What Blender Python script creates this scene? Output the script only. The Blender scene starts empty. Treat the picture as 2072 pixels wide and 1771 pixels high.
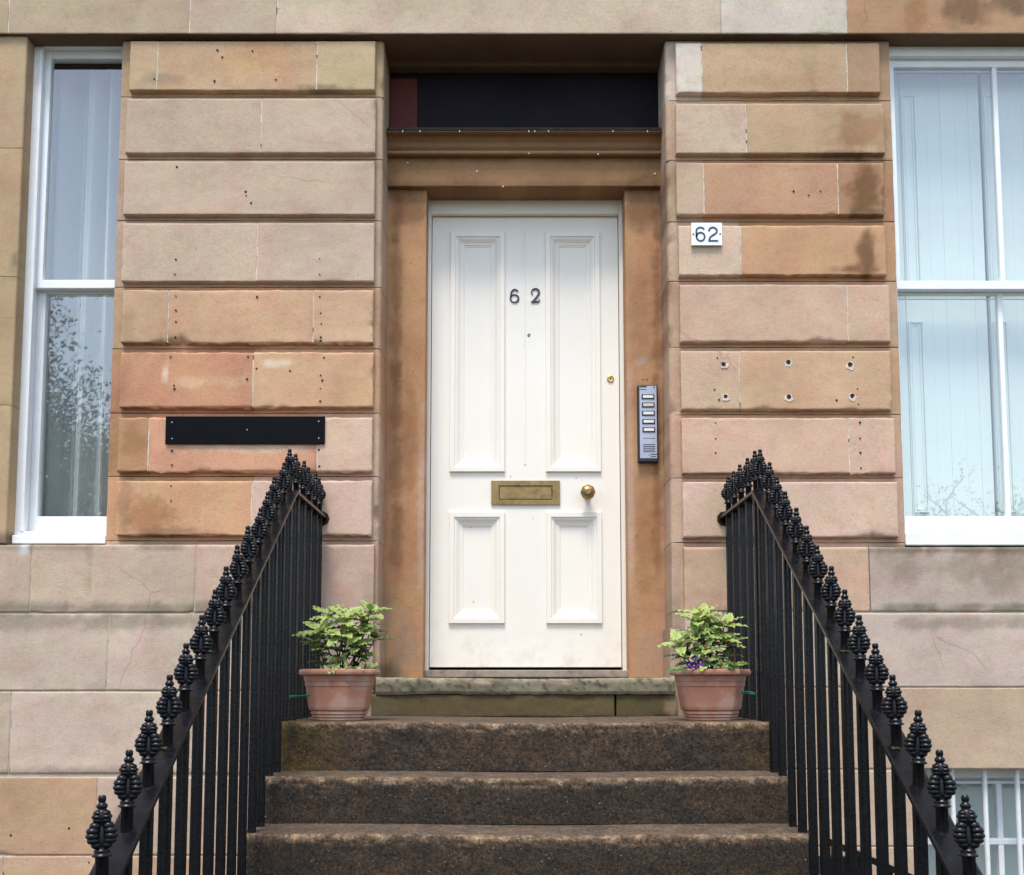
import bpy, bmesh, math, random
from mathutils import Vector, Matrix, noise as mn

# ------------------------------------------------------------------ camera, light, exposure
SC = bpy.context.scene
COL = SC.collection
R = math.radians
TILT = R(5.22)
FPX = 2220.0                      # focal length for a frame 2072 wide
CX, CY = 1036.0, 1177.0           # principal point (the photograph is cropped below)
CAMY, CAMZ = -4.55, 0.14          # z = 0 is the landing in front of the door, y = 0 the face of the stones

cam = bpy.data.cameras.new('camera')
camo = bpy.data.objects.new('camera', cam)
COL.objects.link(camo)
camo.location = (0, CAMY, CAMZ)
camo.rotation_euler = (R(90) + TILT, 0, 0)
cam.sensor_width = 36
cam.lens = 36 * FPX / 2072
cam.shift_y = (1177 - 885.5) / 2072
cam.clip_end = 500
SC.camera = camo

SUN_EL, SUN_AZ = R(66), R(194)
world = bpy.data.worlds.new('World')
SC.world = world
world.use_nodes = True
wn, wl = world.node_tree.nodes, world.node_tree.links
bg = wn['Background']
sky = wn.new('ShaderNodeTexSky')
sky.sky_type = 'NISHITA'
sky.sun_disc = False
sky.sun_elevation = SUN_EL
sky.sun_rotation = SUN_AZ
sky.air_density = 1.0
sky.dust_density = 1.2
hs = wn.new('ShaderNodeHueSaturation')
hs.inputs['Saturation'].default_value = 0.74
wl.new(sky.outputs[0], hs.inputs['Color'])
wl.new(hs.outputs[0], bg.inputs['Color'])
bg.inputs['Strength'].default_value = 0.14

sun = bpy.data.lights.new('sun', 'SUN')
suno = bpy.data.objects.new('sun', sun)
COL.objects.link(suno)
sun.energy = 1.5
sun.angle = R(16)
sun.color = (1.0, 0.935, 0.85)
sdir = Vector((math.sin(SUN_AZ) * math.cos(SUN_EL), math.cos(SUN_AZ) * math.cos(SUN_EL), math.sin(SUN_EL)))
suno.rotation_euler = sdir.to_track_quat('Z', 'Y').to_euler()

SC.view_settings.view_transform = 'Standard'
SC.view_settings.look = 'None'
SC.view_settings.gamma = 1
SC.view_settings.exposure = 1.27

# ------------------------------------------------------------------ helpers
rnd = random.Random(7)
cT, sT = math.cos(TILT), math.sin(TILT)


def at(px, py, Y=0.0):
    """point of the plane y = Y that the photograph shows at (px, py) of a 2072 wide frame"""
    u, v = px - CX, CY - py
    dy, dz = cT * FPX - sT * v, sT * FPX + cT * v
    t = (Y - CAMY) / dy
    return u * t, CAMZ + dz * t


def X(px, py, Y=0.0): return at(px, py, Y)[0]
def Z(py, Y=0.0): return at(1036, py, Y)[1]


def lin1(c):
    c /= 255.0
    return c / 12.92 if c <= 0.04045 else ((c + 0.055) / 1.055) ** 2.4


def S(r, g, b, k=0.75): return (lin1(r) * k * 1.20, lin1(g) * k * 1.25, lin1(b) * k * 1.38)
def SD(r, g, b, k=0.5): return (lin1(r) * k, lin1(g) * k, lin1(b) * k)
def mixc(a, b, t): return tuple(a[i] * (1 - t) + b[i] * t for i in range(3))
def N(x, y, z): return mn.noise(Vector((x, y, z)))
def sstep(a, b, x):
    t = min(1, max(0, (x - a) / (b - a)))
    return t * t * (3 - 2 * t)


def mortar(mb, x, yf, yb, z0, z1, col, w=0.0025):
    """a hand pointed upright joint: short runs of lime of uneven width, some fallen out"""
    z = z0
    while z < z1:
        h = min(rnd.uniform(0.012, 0.035), z1 - z)
        if rnd.random() > 0.035:
            q = w * rnd.uniform(0.65, 1.25); o = rnd.uniform(-0.0007, 0.0007); g = rnd.uniform(0.86, 1.0)
            mb.box(x + o - q, x + o + q, yf + rnd.uniform(-0.0006, 0.0012), yb, z, z + h - 0.0002, 0, tuple(c * g for c in col))
        else:
            mb.box(x - w, x + w, yf + 0.004, yb, z, z + h, 0, tuple(c * 0.35 for c in col))
        z += h


class MB:
    """collects geometry for ONE mesh object"""
    def __init__(s): s.v = []; s.f = []; s.c = []; s.sm = []
    def add(s, verts, faces, col=(1, 1, 1), smooth=False, cols=None):
        n = len(s.v)
        s.v += [tuple(p) for p in verts]
        s.c += list(cols) if cols else [col] * len(verts)
        s.f += [tuple(i + n for i in f) for f in faces]
        s.sm += [smooth] * len(faces)
    def box(s, x0, x1, y0, y1, z0, z1, b=0.0, col=(1, 1, 1), seg=2):
        bm = bmesh.new()
        bmesh.ops.create_cube(bm, size=1)
        for v in bm.verts:
            v.co = Vector(((x0 + x1) / 2 + v.co.x * (x1 - x0), (y0 + y1) / 2 + v.co.y * (y1 - y0), (z0 + z1) / 2 + v.co.z * (z1 - z0)))
        if b > 0:
            bmesh.ops.bevel(bm, geom=bm.edges[:], offset=b, segments=seg, profile=0.5, affect='EDGES')
        s.bm(bm, col, False)
    def bm(s, bm, col=(1, 1, 1), smooth=False):
        bm.verts.index_update()
        s.add([v.co[:] for v in bm.verts], [[v.index for v in f.verts] for f in bm.faces], col, smooth)
        bm.free()
    def tube(s, pts, radii, seg=8, col=(1, 1, 1), smooth=True, cap=True):
        pts = [Vector(p) for p in pts]
        if not isinstance(radii, (list, tuple)): radii = [radii] * len(pts)
        V, F = [], []
        ref = None
        for i, p in enumerate(pts):
            d = (pts[min(i + 1, len(pts) - 1)] - pts[max(i - 1, 0)]).normalized()
            if ref is None: ref = Vector((1, 0, 0)) if abs(d.x) < 0.9 else Vector((0, 1, 0))
            a = d.cross(ref).normalized(); b = d.cross(a)
            ref = -b if False else ref
            for k in range(seg):
                t = 2 * math.pi * k / seg
                V.append(p + (a * math.cos(t) + b * math.sin(t)) * radii[i])
        for i in range(len(pts) - 1):
            for k in range(seg):
                k2 = (k + 1) % seg
                F.append((i * seg + k, i * seg + k2, (i + 1) * seg + k2, (i + 1) * seg + k))
        s.add(V, F, col, smooth)
        if cap:
            n = len(pts)
            s.add(V[:seg], [tuple(range(seg))], col); s.add(V[(n - 1) * seg:], [tuple(range(seg))], col)
    def lathe(s, prof, c=(0, 0, 0), seg=16, col=(1, 1, 1), axis='z', smooth=True):
        V, F = [], []
        for r, h in prof:
            for k in range(seg):
                t = 2 * math.pi * k / seg
                a, b = r * math.cos(t), r * math.sin(t)
                V.append((c[0] + a, c[1] + b, c[2] + h) if axis == 'z' else (c[0] + a, c[1] + h, c[2] + b))
        for i in range(len(prof) - 1):
            for k in range(seg):
                k2 = (k + 1) % seg
                F.append((i * seg + k, i * seg + k2, (i + 1) * seg + k2, (i + 1) * seg + k))
        s.add(V, F, col, smooth)
        s.add(V[:seg], [tuple(range(seg))], col)
        s.add(V[-seg:], [tuple(range(seg))], col)
    def sweep_x(s, prof, x0, x1, col=(1, 1, 1), smooth=False):
        """closed (y, z) outline extruded along x"""
        n = len(prof)
        V = [(x0, y, z) for y, z in prof] + [(x1, y, z) for y, z in prof]
        F = [(i, (i + 1) % n, n + (i + 1) % n, n + i) for i in range(n)]
        s.add(V, F, col, smooth)
        s.add(V[:n], [tuple(range(n))], col); s.add(V[n:], [tuple(range(n))], col)
    def stroke(s, pts, widths, y, th, col=(1, 1, 1)):
        """a written stroke in the x-z plane with thickness"""
        n = len(pts)
        L, Rr = [], []
        for i, (px, pz) in enumerate(pts):
            a = pts[max(i - 1, 0)]; b = pts[min(i + 1, n - 1)]
            d = Vector((b[0] - a[0], b[1] - a[1])).normalized()
            w = widths[i] / 2 if isinstance(widths, (list, tuple)) else widths / 2
            L.append((px - d.y * w, pz + d.x * w)); Rr.append((px + d.y * w, pz - d.x * w))
        V = []
        for yy in (y - th, y):
            V += [(a, yy, b) for a, b in L] + [(a, yy, b) for a, b in Rr]
        F = []
        m = 2 * n
        for i in range(n - 1):
            F += [(i, i + 1, n + i + 1, n + i), (m + i, m + n + i, m + n + i + 1, m + i + 1),
                  (i, m + i, m + i + 1, i + 1), (n + i, n + i + 1, m + n + i + 1, m + n + i)]
        F += [(0, n, m + n, m), (n - 1, m + n - 1, m + 2 * n - 1, 2 * n - 1)]
        s.add(V, F, col)
    def disc(s, cx, cz, r, y, th=0.002, seg=14, col=(1, 1, 1), jit=0.0):
        V = []
        for yy in (y - th, y):
            for k in range(seg):
                t = 2 * math.pi * k / seg
                q = r * (1 + jit * (rnd.random() - 0.5))
                V.append((cx + q * math.cos(t), yy, cz + q * math.sin(t)))
        F = [tuple(range(seg))] + [(k, (k + 1) % seg, seg + (k + 1) % seg, seg + k) for k in range(seg)]
        s.add(V, F, col)
    def build(s, name, mat, parent=None, loc=None):
        me = bpy.data.meshes.new(name)
        me.from_pydata(s.v, [], s.f)
        a = me.attributes.new('tint', 'FLOAT_COLOR', 'POINT')
        flat = []
        for c in s.c: flat += [c[0], c[1], c[2], 1.0]
        a.data.foreach_set('color', flat)
        me.polygons.foreach_set('use_smooth', s.sm)
        bm = bmesh.new(); bm.from_mesh(me)
        bmesh.ops.recalc_face_normals(bm, faces=bm.faces[:])
        bm.to_mesh(me); bm.free()
        me.materials.append(mat)
        o = bpy.data.objects.new(name, me)
        COL.objects.link(o)
        put(o, parent)
        if loc: o.location = loc
        return o


BASE = {}


def put(o, parent):
    if parent is not None:
        o.parent = parent
        b = BASE.get(parent.name)
        if b is not None: o.matrix_parent_inverse = Matrix.Translation(-b)


def tag(o, label=None, cat=None, group=None, kind=None):
    if label: o['label'] = label
    if cat: o['category'] = cat
    if group: o['group'] = group
    if kind: o['kind'] = kind
    return o


def thing(name, loc, label, cat, group=None):
    o = bpy.data.objects.new(name, None)
    COL.objects.link(o)
    o.location = loc
    o.empty_display_size = 0.1
    BASE[o.name] = Vector(loc)
    return tag(o, label, cat, group)


# ------------------------------------------------------------------ materials
def newmat(name):
    m = bpy.data.materials.new(name)
    m.use_nodes = True
    t = m.node_tree
    return m, t.nodes, t.links, t.nodes['Principled BSDF']


def nz(n, l, scale, detail=4, rough=0.55, vec=None, sc3=None):
    tc = n.new('ShaderNodeTexCoord')
    src = tc.outputs['Object']
    if sc3:
        mp = n.new('ShaderNodeMapping'); mp.inputs['Scale'].default_value = sc3
        l.new(src, mp.inputs['Vector']); src = mp.outputs[0]
    t = n.new('ShaderNodeTexNoise')
    t.inputs['Scale'].default_value = scale; t.inputs['Detail'].default_value = detail; t.inputs['Roughness'].default_value = rough
    l.new(src, t.inputs['Vector'])
    return t.outputs['Fac']


def ramp(n, l, fac, stops):
    r = n.new('ShaderNodeValToRGB')
    e = r.color_ramp.elements
    while len(e) < len(stops): e.new(0.5)
    for i, (p, c) in enumerate(stops):
        e[i].position = p
        e[i].color = (c[0], c[1], c[2], 1) if isinstance(c, (tuple, list)) else (c, c, c, 1)
    l.new(fac, r.inputs['Fac'])
    return r.outputs['Color']


def mul(n, l, a, b, fac=1.0, mode='MULTIPLY'):
    m = n.new('ShaderNodeMix'); m.data_type = 'RGBA'; m.blend_type = mode
    if isinstance(fac, (int, float)): m.inputs[0].default_value = fac
    else: l.new(fac, m.inputs[0])
    for s, i in ((a, 6), (b, 7)):
        if isinstance(s, (tuple, list)): m.inputs[i].default_value = (s[0], s[1], s[2], 1)
        else: l.new(s, m.inputs[i])
    return m.outputs[2]


def bump(n, l, bs, hs_, strength, dist):
    prev = None
    for h, st, d in zip(hs_, strength, dist):
        b = n.new('ShaderNodeBump'); b.inputs['Strength'].default_value = st; b.inputs['Distance'].default_value = d
        l.new(h, b.inputs['Height'])
        if prev: l.new(prev, b.inputs['Normal'])
        prev = b.outputs[0]
    l.new(prev, bs.inputs['Normal'])


def tint(n):
    a = n.new('ShaderNodeAttribute'); a.attribute_name = 'tint'
    return a.outputs['Color']


def mat_sandstone():
    m, n, l, b = newmat('sandstone')
    c = tint(n)
    c = mul(n, l, c, ramp(n, l, nz(n, l, 3.2, 6, 0.6), [(0.28, (0.86, 0.84, 0.82)), (0.5, 1.0), (0.75, (1.10, 1.09, 1.07))]))
    c = mul(n, l, c, ramp(n, l, nz(n, l, 9, 6, 0.65), [(0.3, (0.90, 0.88, 0.86)), (0.5, 1.0), (0.72, (1.06, 1.06, 1.05))]))
    c = mul(n, l, c, ramp(n, l, nz(n, l, 6.3, 3, 0.5), [(0.35, (1.04, 0.97, 0.97)), (0.5, 1.0), (0.66, (0.97, 1.0, 0.93))]))
    c = mul(n, l, c, ramp(n, l, nz(n, l, 55, 5, 0.7), [(0.25, (0.86, 0.83, 0.80)), (0.45, 1.0), (0.75, (1.05, 1.05, 1.05))]))
    c = mul(n, l, c, ramp(n, l, nz(n, l, 210, 3, 0.7), [(0.25, 0.82), (0.5, 1.0), (0.75, 1.14)]))
    # hairline cracks here and there
    tc = n.new('ShaderNodeTexCoord')
    dv = n.new('ShaderNodeTexNoise'); dv.inputs['Scale'].default_value = 5; dv.inputs['Detail'].default_value = 3
    l.new(tc.outputs['Object'], dv.inputs['Vector'])
    ad = n.new('ShaderNodeVectorMath'); ad.operation = 'MULTIPLY_ADD'; ad.inputs[1].default_value = (0.10, 0.10, 0.10)
    l.new(dv.outputs['Color'], ad.inputs[0]); l.new(tc.outputs['Object'], ad.inputs[2])
    vo = n.new('ShaderNodeTexVoronoi'); vo.feature = 'DISTANCE_TO_EDGE'; vo.inputs['Scale'].default_value = 1.7
    l.new(ad.outputs[0], vo.inputs['Vector'])
    crack = ramp(n, l, vo.outputs['Distance'], [(0.0, (0.45, 0.40, 0.35)), (0.007, 1.0)])
    c = mul(n, l, c, crack, ramp(n, l, nz(n, l, 1.7, 2, 0.5), [(0.57, 0.0), (0.63, 0.38)]))
    # small dark pits
    pit = ramp(n, l, nz(n, l, 95, 2, 0.5), [(0.24, (0.35, 0.32, 0.3)), (0.30, 1.0)])
    c = mul(n, l, c, pit, 0.7)
    l.new(c, b.inputs['Base Color'])
    b.inputs['Roughness'].default_value = 0.9
    b.inputs['Specular IOR Level'].default_value = 0.25
    bump(n, l, b, [nz(n, l, 24, 6, 0.72), nz(n, l, 150, 4, 0.7), pit], [0.40, 0.55, 0.5], [0.006, 0.0022, 0.002])
    return m


def mat_step():
    m, n, l, b = newmat('step_stone')
    c = tint(n)
    c = mul(n, l, c, ramp(n, l, nz(n, l, 5, 6, 0.7), [(0.3, (0.74, 0.76, 0.78)), (0.5, 1.0), (0.72, (1.35, 1.26, 1.16))]))
    c = mul(n, l, c, ramp(n, l, nz(n, l, 38, 6, 0.8), [(0.34, (0.68, 0.70, 0.70)), (0.5, 1.0), (0.66, (1.5, 1.36, 1.2))]))
    g = nz(n, l, 105, 4, 0.8)
    c = mul(n, l, c, ramp(n, l, g, [(0.36, 0.25), (0.47, 0.95), (0.60, (1.7, 1.55, 1.4)), (0.68, (2.8, 2.4, 2.0))]))
    sp = ramp(n, l, nz(n, l, 150, 1, 0.5), [(0.755, 0.0), (0.79, 1.0)])
    c = mul(n, l, c, (0.36, 0.32, 0.28), sp, 'MIX')
    l.new(c, b.inputs['Base Color'])
    b.inputs['Roughness'].default_value = 0.8
    b.inputs['Specular IOR Level'].default_value = 0.25
    bump(n, l, b, [nz(n, l, 55, 6, 0.75), g], [0.8, 0.9], [0.006, 0.004])
    return m


def mat_plain(name, col, rough=0.5, metal=0.0, var=0.12, vs=14, bs=0.15, bscale=120, spec=0.5, use_tint=False, dirt=None):
    m, n, l, b = newmat(name)
    c = tint(n) if use_tint else col
    lo, hi = 1 - var, 1 + var * 0.6
    c = mul(n, l, c, ramp(n, l, nz(n, l, vs, 5, 0.6), [(0.3, lo), (0.5, 1.0), (0.72, hi)]))
    if dirt:
        c = mul(n, l, c, dirt[0], ramp(n, l, nz(n, l, dirt[1], 6, 0.7), [(dirt[2], 0.0), (dirt[2] + 0.1, dirt[3])]), 'MIX')
    l.new(c, b.inputs['Base Color'])
    b.inputs['Roughness'].default_value = rough
    b.inputs['Metallic'].default_value = metal
    b.inputs['Specular IOR Level'].default_value = spec
    if bs: bump(n, l, b, [nz(n, l, bscale, 4, 0.6)], [bs], [0.002])
    return m


def mat_iron():
    m, n, l, b = newmat('black_painted_iron')
    c = ramp(n, l, nz(n, l, 9, 6, 0.7), [(0.3, (0.002, 0.0022, 0.003)), (0.6, (0.0045, 0.0048, 0.0065)), (0.8, (0.014, 0.014, 0.016))])
    c = mul(n, l, c, (0.05, 0.028, 0.012), ramp(n, l, nz(n, l, 32, 6, 0.75), [(0.68, 0.0), (0.76, 0.3)]), 'MIX')
    c = mul(n, l, c, (0.03, 0.045, 0.012), ramp(n, l, nz(n, l, 6.5, 5, 0.7), [(0.64, 0.0), (0.76, 0.4)]), 'MIX')
    l.new(c, b.inputs['Base Color'])
    l.new(ramp(n, l, nz(n, l, 40, 4, 0.6), [(0.3, 0.20), (0.7, 0.38)]), b.inputs['Roughness'])
    b.inputs['Specular IOR Level'].default_value = 0.3
    bump(n, l, b, [nz(n, l, 90, 4, 0.6), nz(n, l, 400, 2, 0.6)], [0.35, 0.25], [0.002, 0.0008])
    return m


def mat_glass():
    m, n, l, b = newmat('window_glass')
    n.remove(b)
    tr = n.new('ShaderNodeBsdfTransparent'); tr.inputs[0].default_value = (0.90, 0.95, 0.95, 1)
    gl = n.new('ShaderNodeBsdfGlossy'); gl.inputs['Roughness'].default_value = 0.012
    fr = n.new('ShaderNodeLayerWeight'); fr.inputs['Blend'].default_value = 0.35
    bp = n.new('ShaderNodeBump'); bp.inputs['Strength'].default_value = 0.022; bp.inputs['Distance'].default_value = 0.02
    l.new(nz(n, l, 3.0, 2, 0.5), bp.inputs['Height'])
    l.new(bp.outputs[0], gl.inputs['Normal'])
    mx = n.new('ShaderNodeMixShader')
    ma = n.new('ShaderNodeMath'); ma.operation = 'MULTIPLY_ADD'; ma.inputs[1].default_value = 0.25; ma.inputs[2].default_value = 0.20
    l.new(fr.outputs[1], ma.inputs[0]); l.new(ma.outputs[0], mx.inputs[0])
    l.new(tr.outputs[0], mx.inputs[1]); l.new(gl.outputs[0], mx.inputs[2])
    l.new(mx.outputs[0], n['Material Output'].inputs[0])
    return m


def mat_leaf(name, rough=0.4):
    m, n, l, b = newmat(name)
    c = tint(n)
    c = mul(n, l, c, ramp(n, l, nz(n, l, 85, 4, 0.65), [(0.32, (0.45, 0.60, 0.42)), (0.5, 1.0), (0.7, (1.12, 1.08, 1.0))]))
    l.new(c, b.inputs['Base Color'])
    b.inputs['Roughness'].default_value = rough
    b.inputs['Specular IOR Level'].default_value = 0.45
    tl = n.new('ShaderNodeBsdfTranslucent'); l.new(c, tl.inputs[0])
    mx = n.new('ShaderNodeMixShader'); mx.inputs[0].default_value = 0.22
    l.new(b.outputs[0], mx.inputs[1]); l.new(tl.outputs[0], mx.inputs[2])
    l.new(mx.outputs[0], n['Material Output'].inputs[0])
    return m


def mat_cloth():
    """sheer voile: thin where seen face on, dense where a fold turns edge on"""
    m, n, l, b = newmat('sheer_curtain_cloth')
    n.remove(b)
    d = n.new('ShaderNodeBsdfDiffuse'); d.inputs[0].default_value = (0.90, 0.93, 0.91, 1)
    tl = n.new('ShaderNodeBsdfTranslucent'); tl.inputs[0].default_value = (0.90, 0.93, 0.91, 1)
    tr = n.new('ShaderNodeBsdfTransparent')
    mx = n.new('ShaderNodeMixShader'); mx.inputs[0].default_value = 0.2
    l.new(d.outputs[0], mx.inputs[1]); l.new(tl.outputs[0], mx.inputs[2])
    lw = n.new('ShaderNodeLayerWeight'); lw.inputs['Blend'].default_value = 0.5
    m2 = n.new('ShaderNodeMixShader')
    l.new(ramp(n, l, lw.outputs['Facing'], [(0.0, 0.62), (0.30, 0.80), (0.68, 1.0)]), m2.inputs[0])
    l.new(tr.outputs[0], m2.inputs[1]); l.new(mx.outputs[0], m2.inputs[2])
    l.new(m2.outputs[0], n['Material Output'].inputs[0])
    return m


STONE = mat_sandstone()
STEP = mat_step()
IRON = mat_iron()
GLASS = mat_glass()
def mat_door():
    m, n, l, b = newmat('cream_door_paint')
    tc = n.new('ShaderNodeTexCoord'); sx = n.new('ShaderNodeSeparateXYZ'); l.new(tc.outputs['Object'], sx.inputs[0])
    mr = n.new('ShaderNodeMapRange'); mr.inputs[1].default_value = 0.13; mr.inputs[2].default_value = 0.50; mr.inputs[3].default_value = 1.0; mr.inputs[4].default_value = 0.0
    l.new(sx.outputs['Z'], mr.inputs[0])
    c = ramp(n, l, nz(n, l, 3, 5, 0.6), [(0.3, (0.815, 0.765, 0.665)), (0.7, (0.84, 0.80, 0.715))])
    sm = ramp(n, l, nz(n, l, 13, 7, 0.75), [(0.48, 0.0), (0.72, 0.55)])
    mm = n.new('ShaderNodeMath'); mm.operation = 'MULTIPLY'; l.new(sm, mm.inputs[0]); l.new(mr.outputs[0], mm.inputs[1])
    c = mul(n, l, c, (0.46, 0.41, 0.33), mm.outputs[0], 'MIX')
    c = mul(n, l, c, (0.52, 0.48, 0.40), ramp(n, l, nz(n, l, 22, 7, 0.75), [(0.66, 0.0), (0.76, 0.28)]), 'MIX')
    l.new(c, b.inputs['Base Color'])
    l.new(ramp(n, l, nz(n, l, 9, 4, 0.6), [(0.3, 0.30), (0.7, 0.48)]), b.inputs['Roughness'])
    bump(n, l, b, [nz(n, l, 60, 3, 0.6, sc3=(1, 1, 0.05)), nz(n, l, 14, 3, 0.5)], [0.22, 0.12], [0.0012, 0.003])
    return m


DOORP = mat_door()
WHITE = mat_plain('white_window_paint', (0.80, 0.82, 0.82), 0.4, var=0.06, vs=12, bs=0.2, bscale=60, dirt=((0.35, 0.34, 0.3), 45, 0.7, 0.4))
SHUT = mat_plain('white_shutter_paint', (0.77, 0.83, 0.765), 0.5, var=0.04, vs=4, bs=0.05)
BRASS = mat_plain('aged_brass', (0.30, 0.205, 0.085), 0.42, metal=0.85, var=0.35, vs=40, bs=0.2, bscale=90)
BRASSB = mat_plain('polished_brass', (0.55, 0.40, 0.15), 0.3, metal=0.9, var=0.2, vs=60, bs=0.1)
BLACKP = mat_plain('black_plastic_plate', (0.003, 0.0035, 0.005), 0.4, var=0.2, bs=0.08, spec=0.08)
DARK = mat_plain('dark_hole', (0.012, 0.010, 0.009), 0.9, var=0.1, bs=0)
SCREW = mat_plain('steel_screw', (0.45, 0.45, 0.46), 0.4, metal=0.9, var=0.2, bs=0)
SIGNW = mat_plain('white_enamel', (0.80, 0.85, 0.87), 0.3, var=0.03, bs=0.03)
SIGNB = mat_plain('navy_lettering', (0.035, 0.05, 0.085), 0.4, var=0.25, vs=150, bs=0)
NUMB = mat_plain('dark_metal_numeral', (0.05, 0.047, 0.048), 0.35, metal=0.4, var=0.3, vs=90, bs=0.1)
TRANS = mat_plain('dark_painted_board', (0.012, 0.0085, 0.0135), 0.7, var=0.3, vs=6, bs=0.1, spec=0.15)
REDP = mat_plain('dull_red_paint', (0.115, 0.030, 0.026), 0.7, var=0.2, vs=12, bs=0.1, spec=0.2)
STEEL = mat_plain('brushed_aluminium', (0.42, 0.44, 0.52), 0.42, metal=0.55, var=0.1, vs=30, bs=0.05)
BLKCASE = mat_plain('black_casing', (0.015, 0.015, 0.018), 0.45, var=0.2, bs=0.05)
LABEL = mat_plain('button_label', (0.75, 0.74, 0.68), 0.5, var=0.15, vs=200, bs=0, use_tint=True)
TERRA = mat_plain('terracotta_plastic', (0.37, 0.165, 0.105), 0.6, var=0.16, vs=9, bs=0.12, bscale=200, dirt=((0.42, 0.29, 0.23), 7, 0.47, 0.6))
SOIL = mat_plain('potting_soil', (0.035, 0.025, 0.018), 0.95, var=0.5, vs=80, bs=0.9, bscale=150)
LEAF = mat_leaf('variegated_leaf')
BARK = mat_plain('twig_bark', (0.045, 0.028, 0.022), 0.8, var=0.3, bs=0.3)
BUD = mat_plain('red_bud', (0.28, 0.035, 0.02), 0.6, var=0.3, bs=0.1)
PETAL = mat_plain('pansy_petal', (1, 1, 1), 0.7, var=0.2, vs=90, bs=0, use_tint=True)
TIE = mat_plain('green_plastic_tie', (0.0, 0.14, 0.075), 0.4, var=0.2, bs=0.05)
PEBBLE = mat_plain('white_pebble', (0.8, 0.8, 0.8), 0.6, var=0.1)
CLOTH = mat_cloth()
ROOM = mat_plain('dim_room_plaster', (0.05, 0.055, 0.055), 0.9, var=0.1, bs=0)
ROLLER = mat_plain('dark_pelmet', (0.02, 0.022, 0.022), 0.7, var=0.2, bs=0.1)
BARW = mat_plain('white_bar_paint', (0.78, 0.80, 0.79), 0.45, var=0.06, vs=20, bs=0.25, bscale=80, dirt=((0.3, 0.24, 0.17), 55, 0.70, 0.4))
ASPH = mat_plain('asphalt', (0.05, 0.05, 0.052), 0.9, var=0.3, vs=30, bs=0.6, bscale=250)
PAVE = mat_plain('paving_stone', (0.085, 0.08, 0.075), 0.9, var=0.2, vs=6, bs=0.3)
GRASSM = mat_plain('park_grass', (0.06, 0.09, 0.025), 0.95, var=0.4, vs=3, bs=0.5, bscale=40)
TBARK = mat_plain('tree_bark', (0.07, 0.055, 0.042), 0.9, var=0.35, vs=8, bs=0.8, bscale=20)
TLEAF = mat_leaf('tree_leaf', 0.5)
WOODSILL = mat_plain('weathered_sill', (0.27, 0.225, 0.18), 0.85, var=0.4, vs=22, bs=0.6, bscale=70)
LEAD = mat_plain('lead_flashing', (0.028, 0.027, 0.027), 0.85, var=0.5, vs=30, bs=0.3, spec=0.1)
SPECK = mat_plain('white_splash', (0.7, 0.7, 0.68), 0.8, var=0.1, bs=0)
MOSS = mat_plain('moss', (0.05, 0.075, 0.012), 0.95, var=0.5, vs=120, bs=0.9, bscale=200)

# ------------------------------------------------------------------ stains that belong to the stone
STAINS = []


def stain(cx, cy, rx, ry, col, k=0.6, Y=0.0):
    x, z = at(cx, cy, Y)
    STAINS.append((x, z, rx / 488.0, ry / 488.0, S(*col), k))


BRN, BLK, GRN, PAL, ORG = (118, 84, 54), (70, 58, 46), (96, 86, 56), (205, 190, 165), (196, 150, 106)
stain(1748, 378, 34, 52, BRN, 0.95); stain(1752, 510, 17, 48, BRN, 0.9); stain(1738, 262, 55, 48, (150, 112, 76), 0.7)
stain(1740, 545, 60, 12, BRN, 0.8); stain(1700, 312, 80, 8, BLK, 0.5); stain(1760, 430, 40, 8, BLK, 0.5)
stain(1850, 40, 26, 60, (150, 105, 68), 0.7); stain(1955, 22, 48, 40, (112, 84, 60), 0.8); stain(2050, 15, 40, 30, (100, 78, 58), 0.8)
stain(1560, 165, 150, 18, (170, 138, 100), 0.5); stain(1640, 120, 20, 60, (160, 140, 100), 0.4)
stain(520, 120, 90, 40, ORG, 0.6); stain(330, 160, 40, 14, (150, 128, 100), 0.6); stain(650, 178, 60, 8, BLK, 0.5)
stain(300, 1040, 55, 36, (162, 112, 70), 0.7); stain(340, 1075, 80, 10, (130, 92, 62), 0.6); stain(270, 905, 28, 40, (150, 108, 70), 0.6)
stain(255, 655, 14, 50, (150, 114, 84), 0.35); stain(250, 780, 14, 50, (150, 110, 78), 0.35); stain(252, 1020, 14, 70, (135, 102, 72), 0.4)
stain(390, 775, 50, 14, (215, 178, 140), 0.6); stain(470, 772, 60, 12, (210, 170, 132), 0.5); stain(335, 755, 6, 24, (225, 205, 175), 0.7)
stain(560, 735, 30, 8, (228, 205, 170), 0.8); stain(500, 905, 120, 12, (222, 190, 155), 0.7)
for x, w, k in ((60, 130, 0.7), (250, 120, 0.75), (420, 90, 0.7), (560, 80, 0.4)):
    stain(x, 1232, w, 13, (128, 118, 96), k); stain(x, 1258, w, 18, (140, 128, 108), k * 0.8)
stain(30, 1105, 200, 10, (110, 98, 78), 0.5); stain(180, 1140, 5, 90, (140, 122, 96), 0.5); stain(330, 1105, 60, 9, (110, 92, 70), 0.5)
stain(48, 1112, 10, 12, (205, 205, 200), 0.8)
for x, w in ((1830, 70), (1950, 90), (2060, 60)):
    stain(x, 1112, w, 12, (100, 92, 68), 0.8); stain(x, 1150, w * 0.6, 34, (148, 130, 106), 0.6)
    stain(x, 1230, w, 8, (110, 106, 80), 0.7); stain(x + 20, 1262, w * 0.8, 14, (148, 136, 114), 0.7)
stain(1790, 1115, 30, 50, (170, 145, 118), 0.4); stain(2020, 1170, 40, 40, (150, 132, 108), 0.6)
stain(1540, 1240, 120, 7, (120, 110, 86), 0.5)
stain(770, 1400, 45, 70, (98, 88, 62), 0.85, 0.03); stain(760, 1250, 30, 90, (158, 138, 112), 0.5, 0.03)
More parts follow.
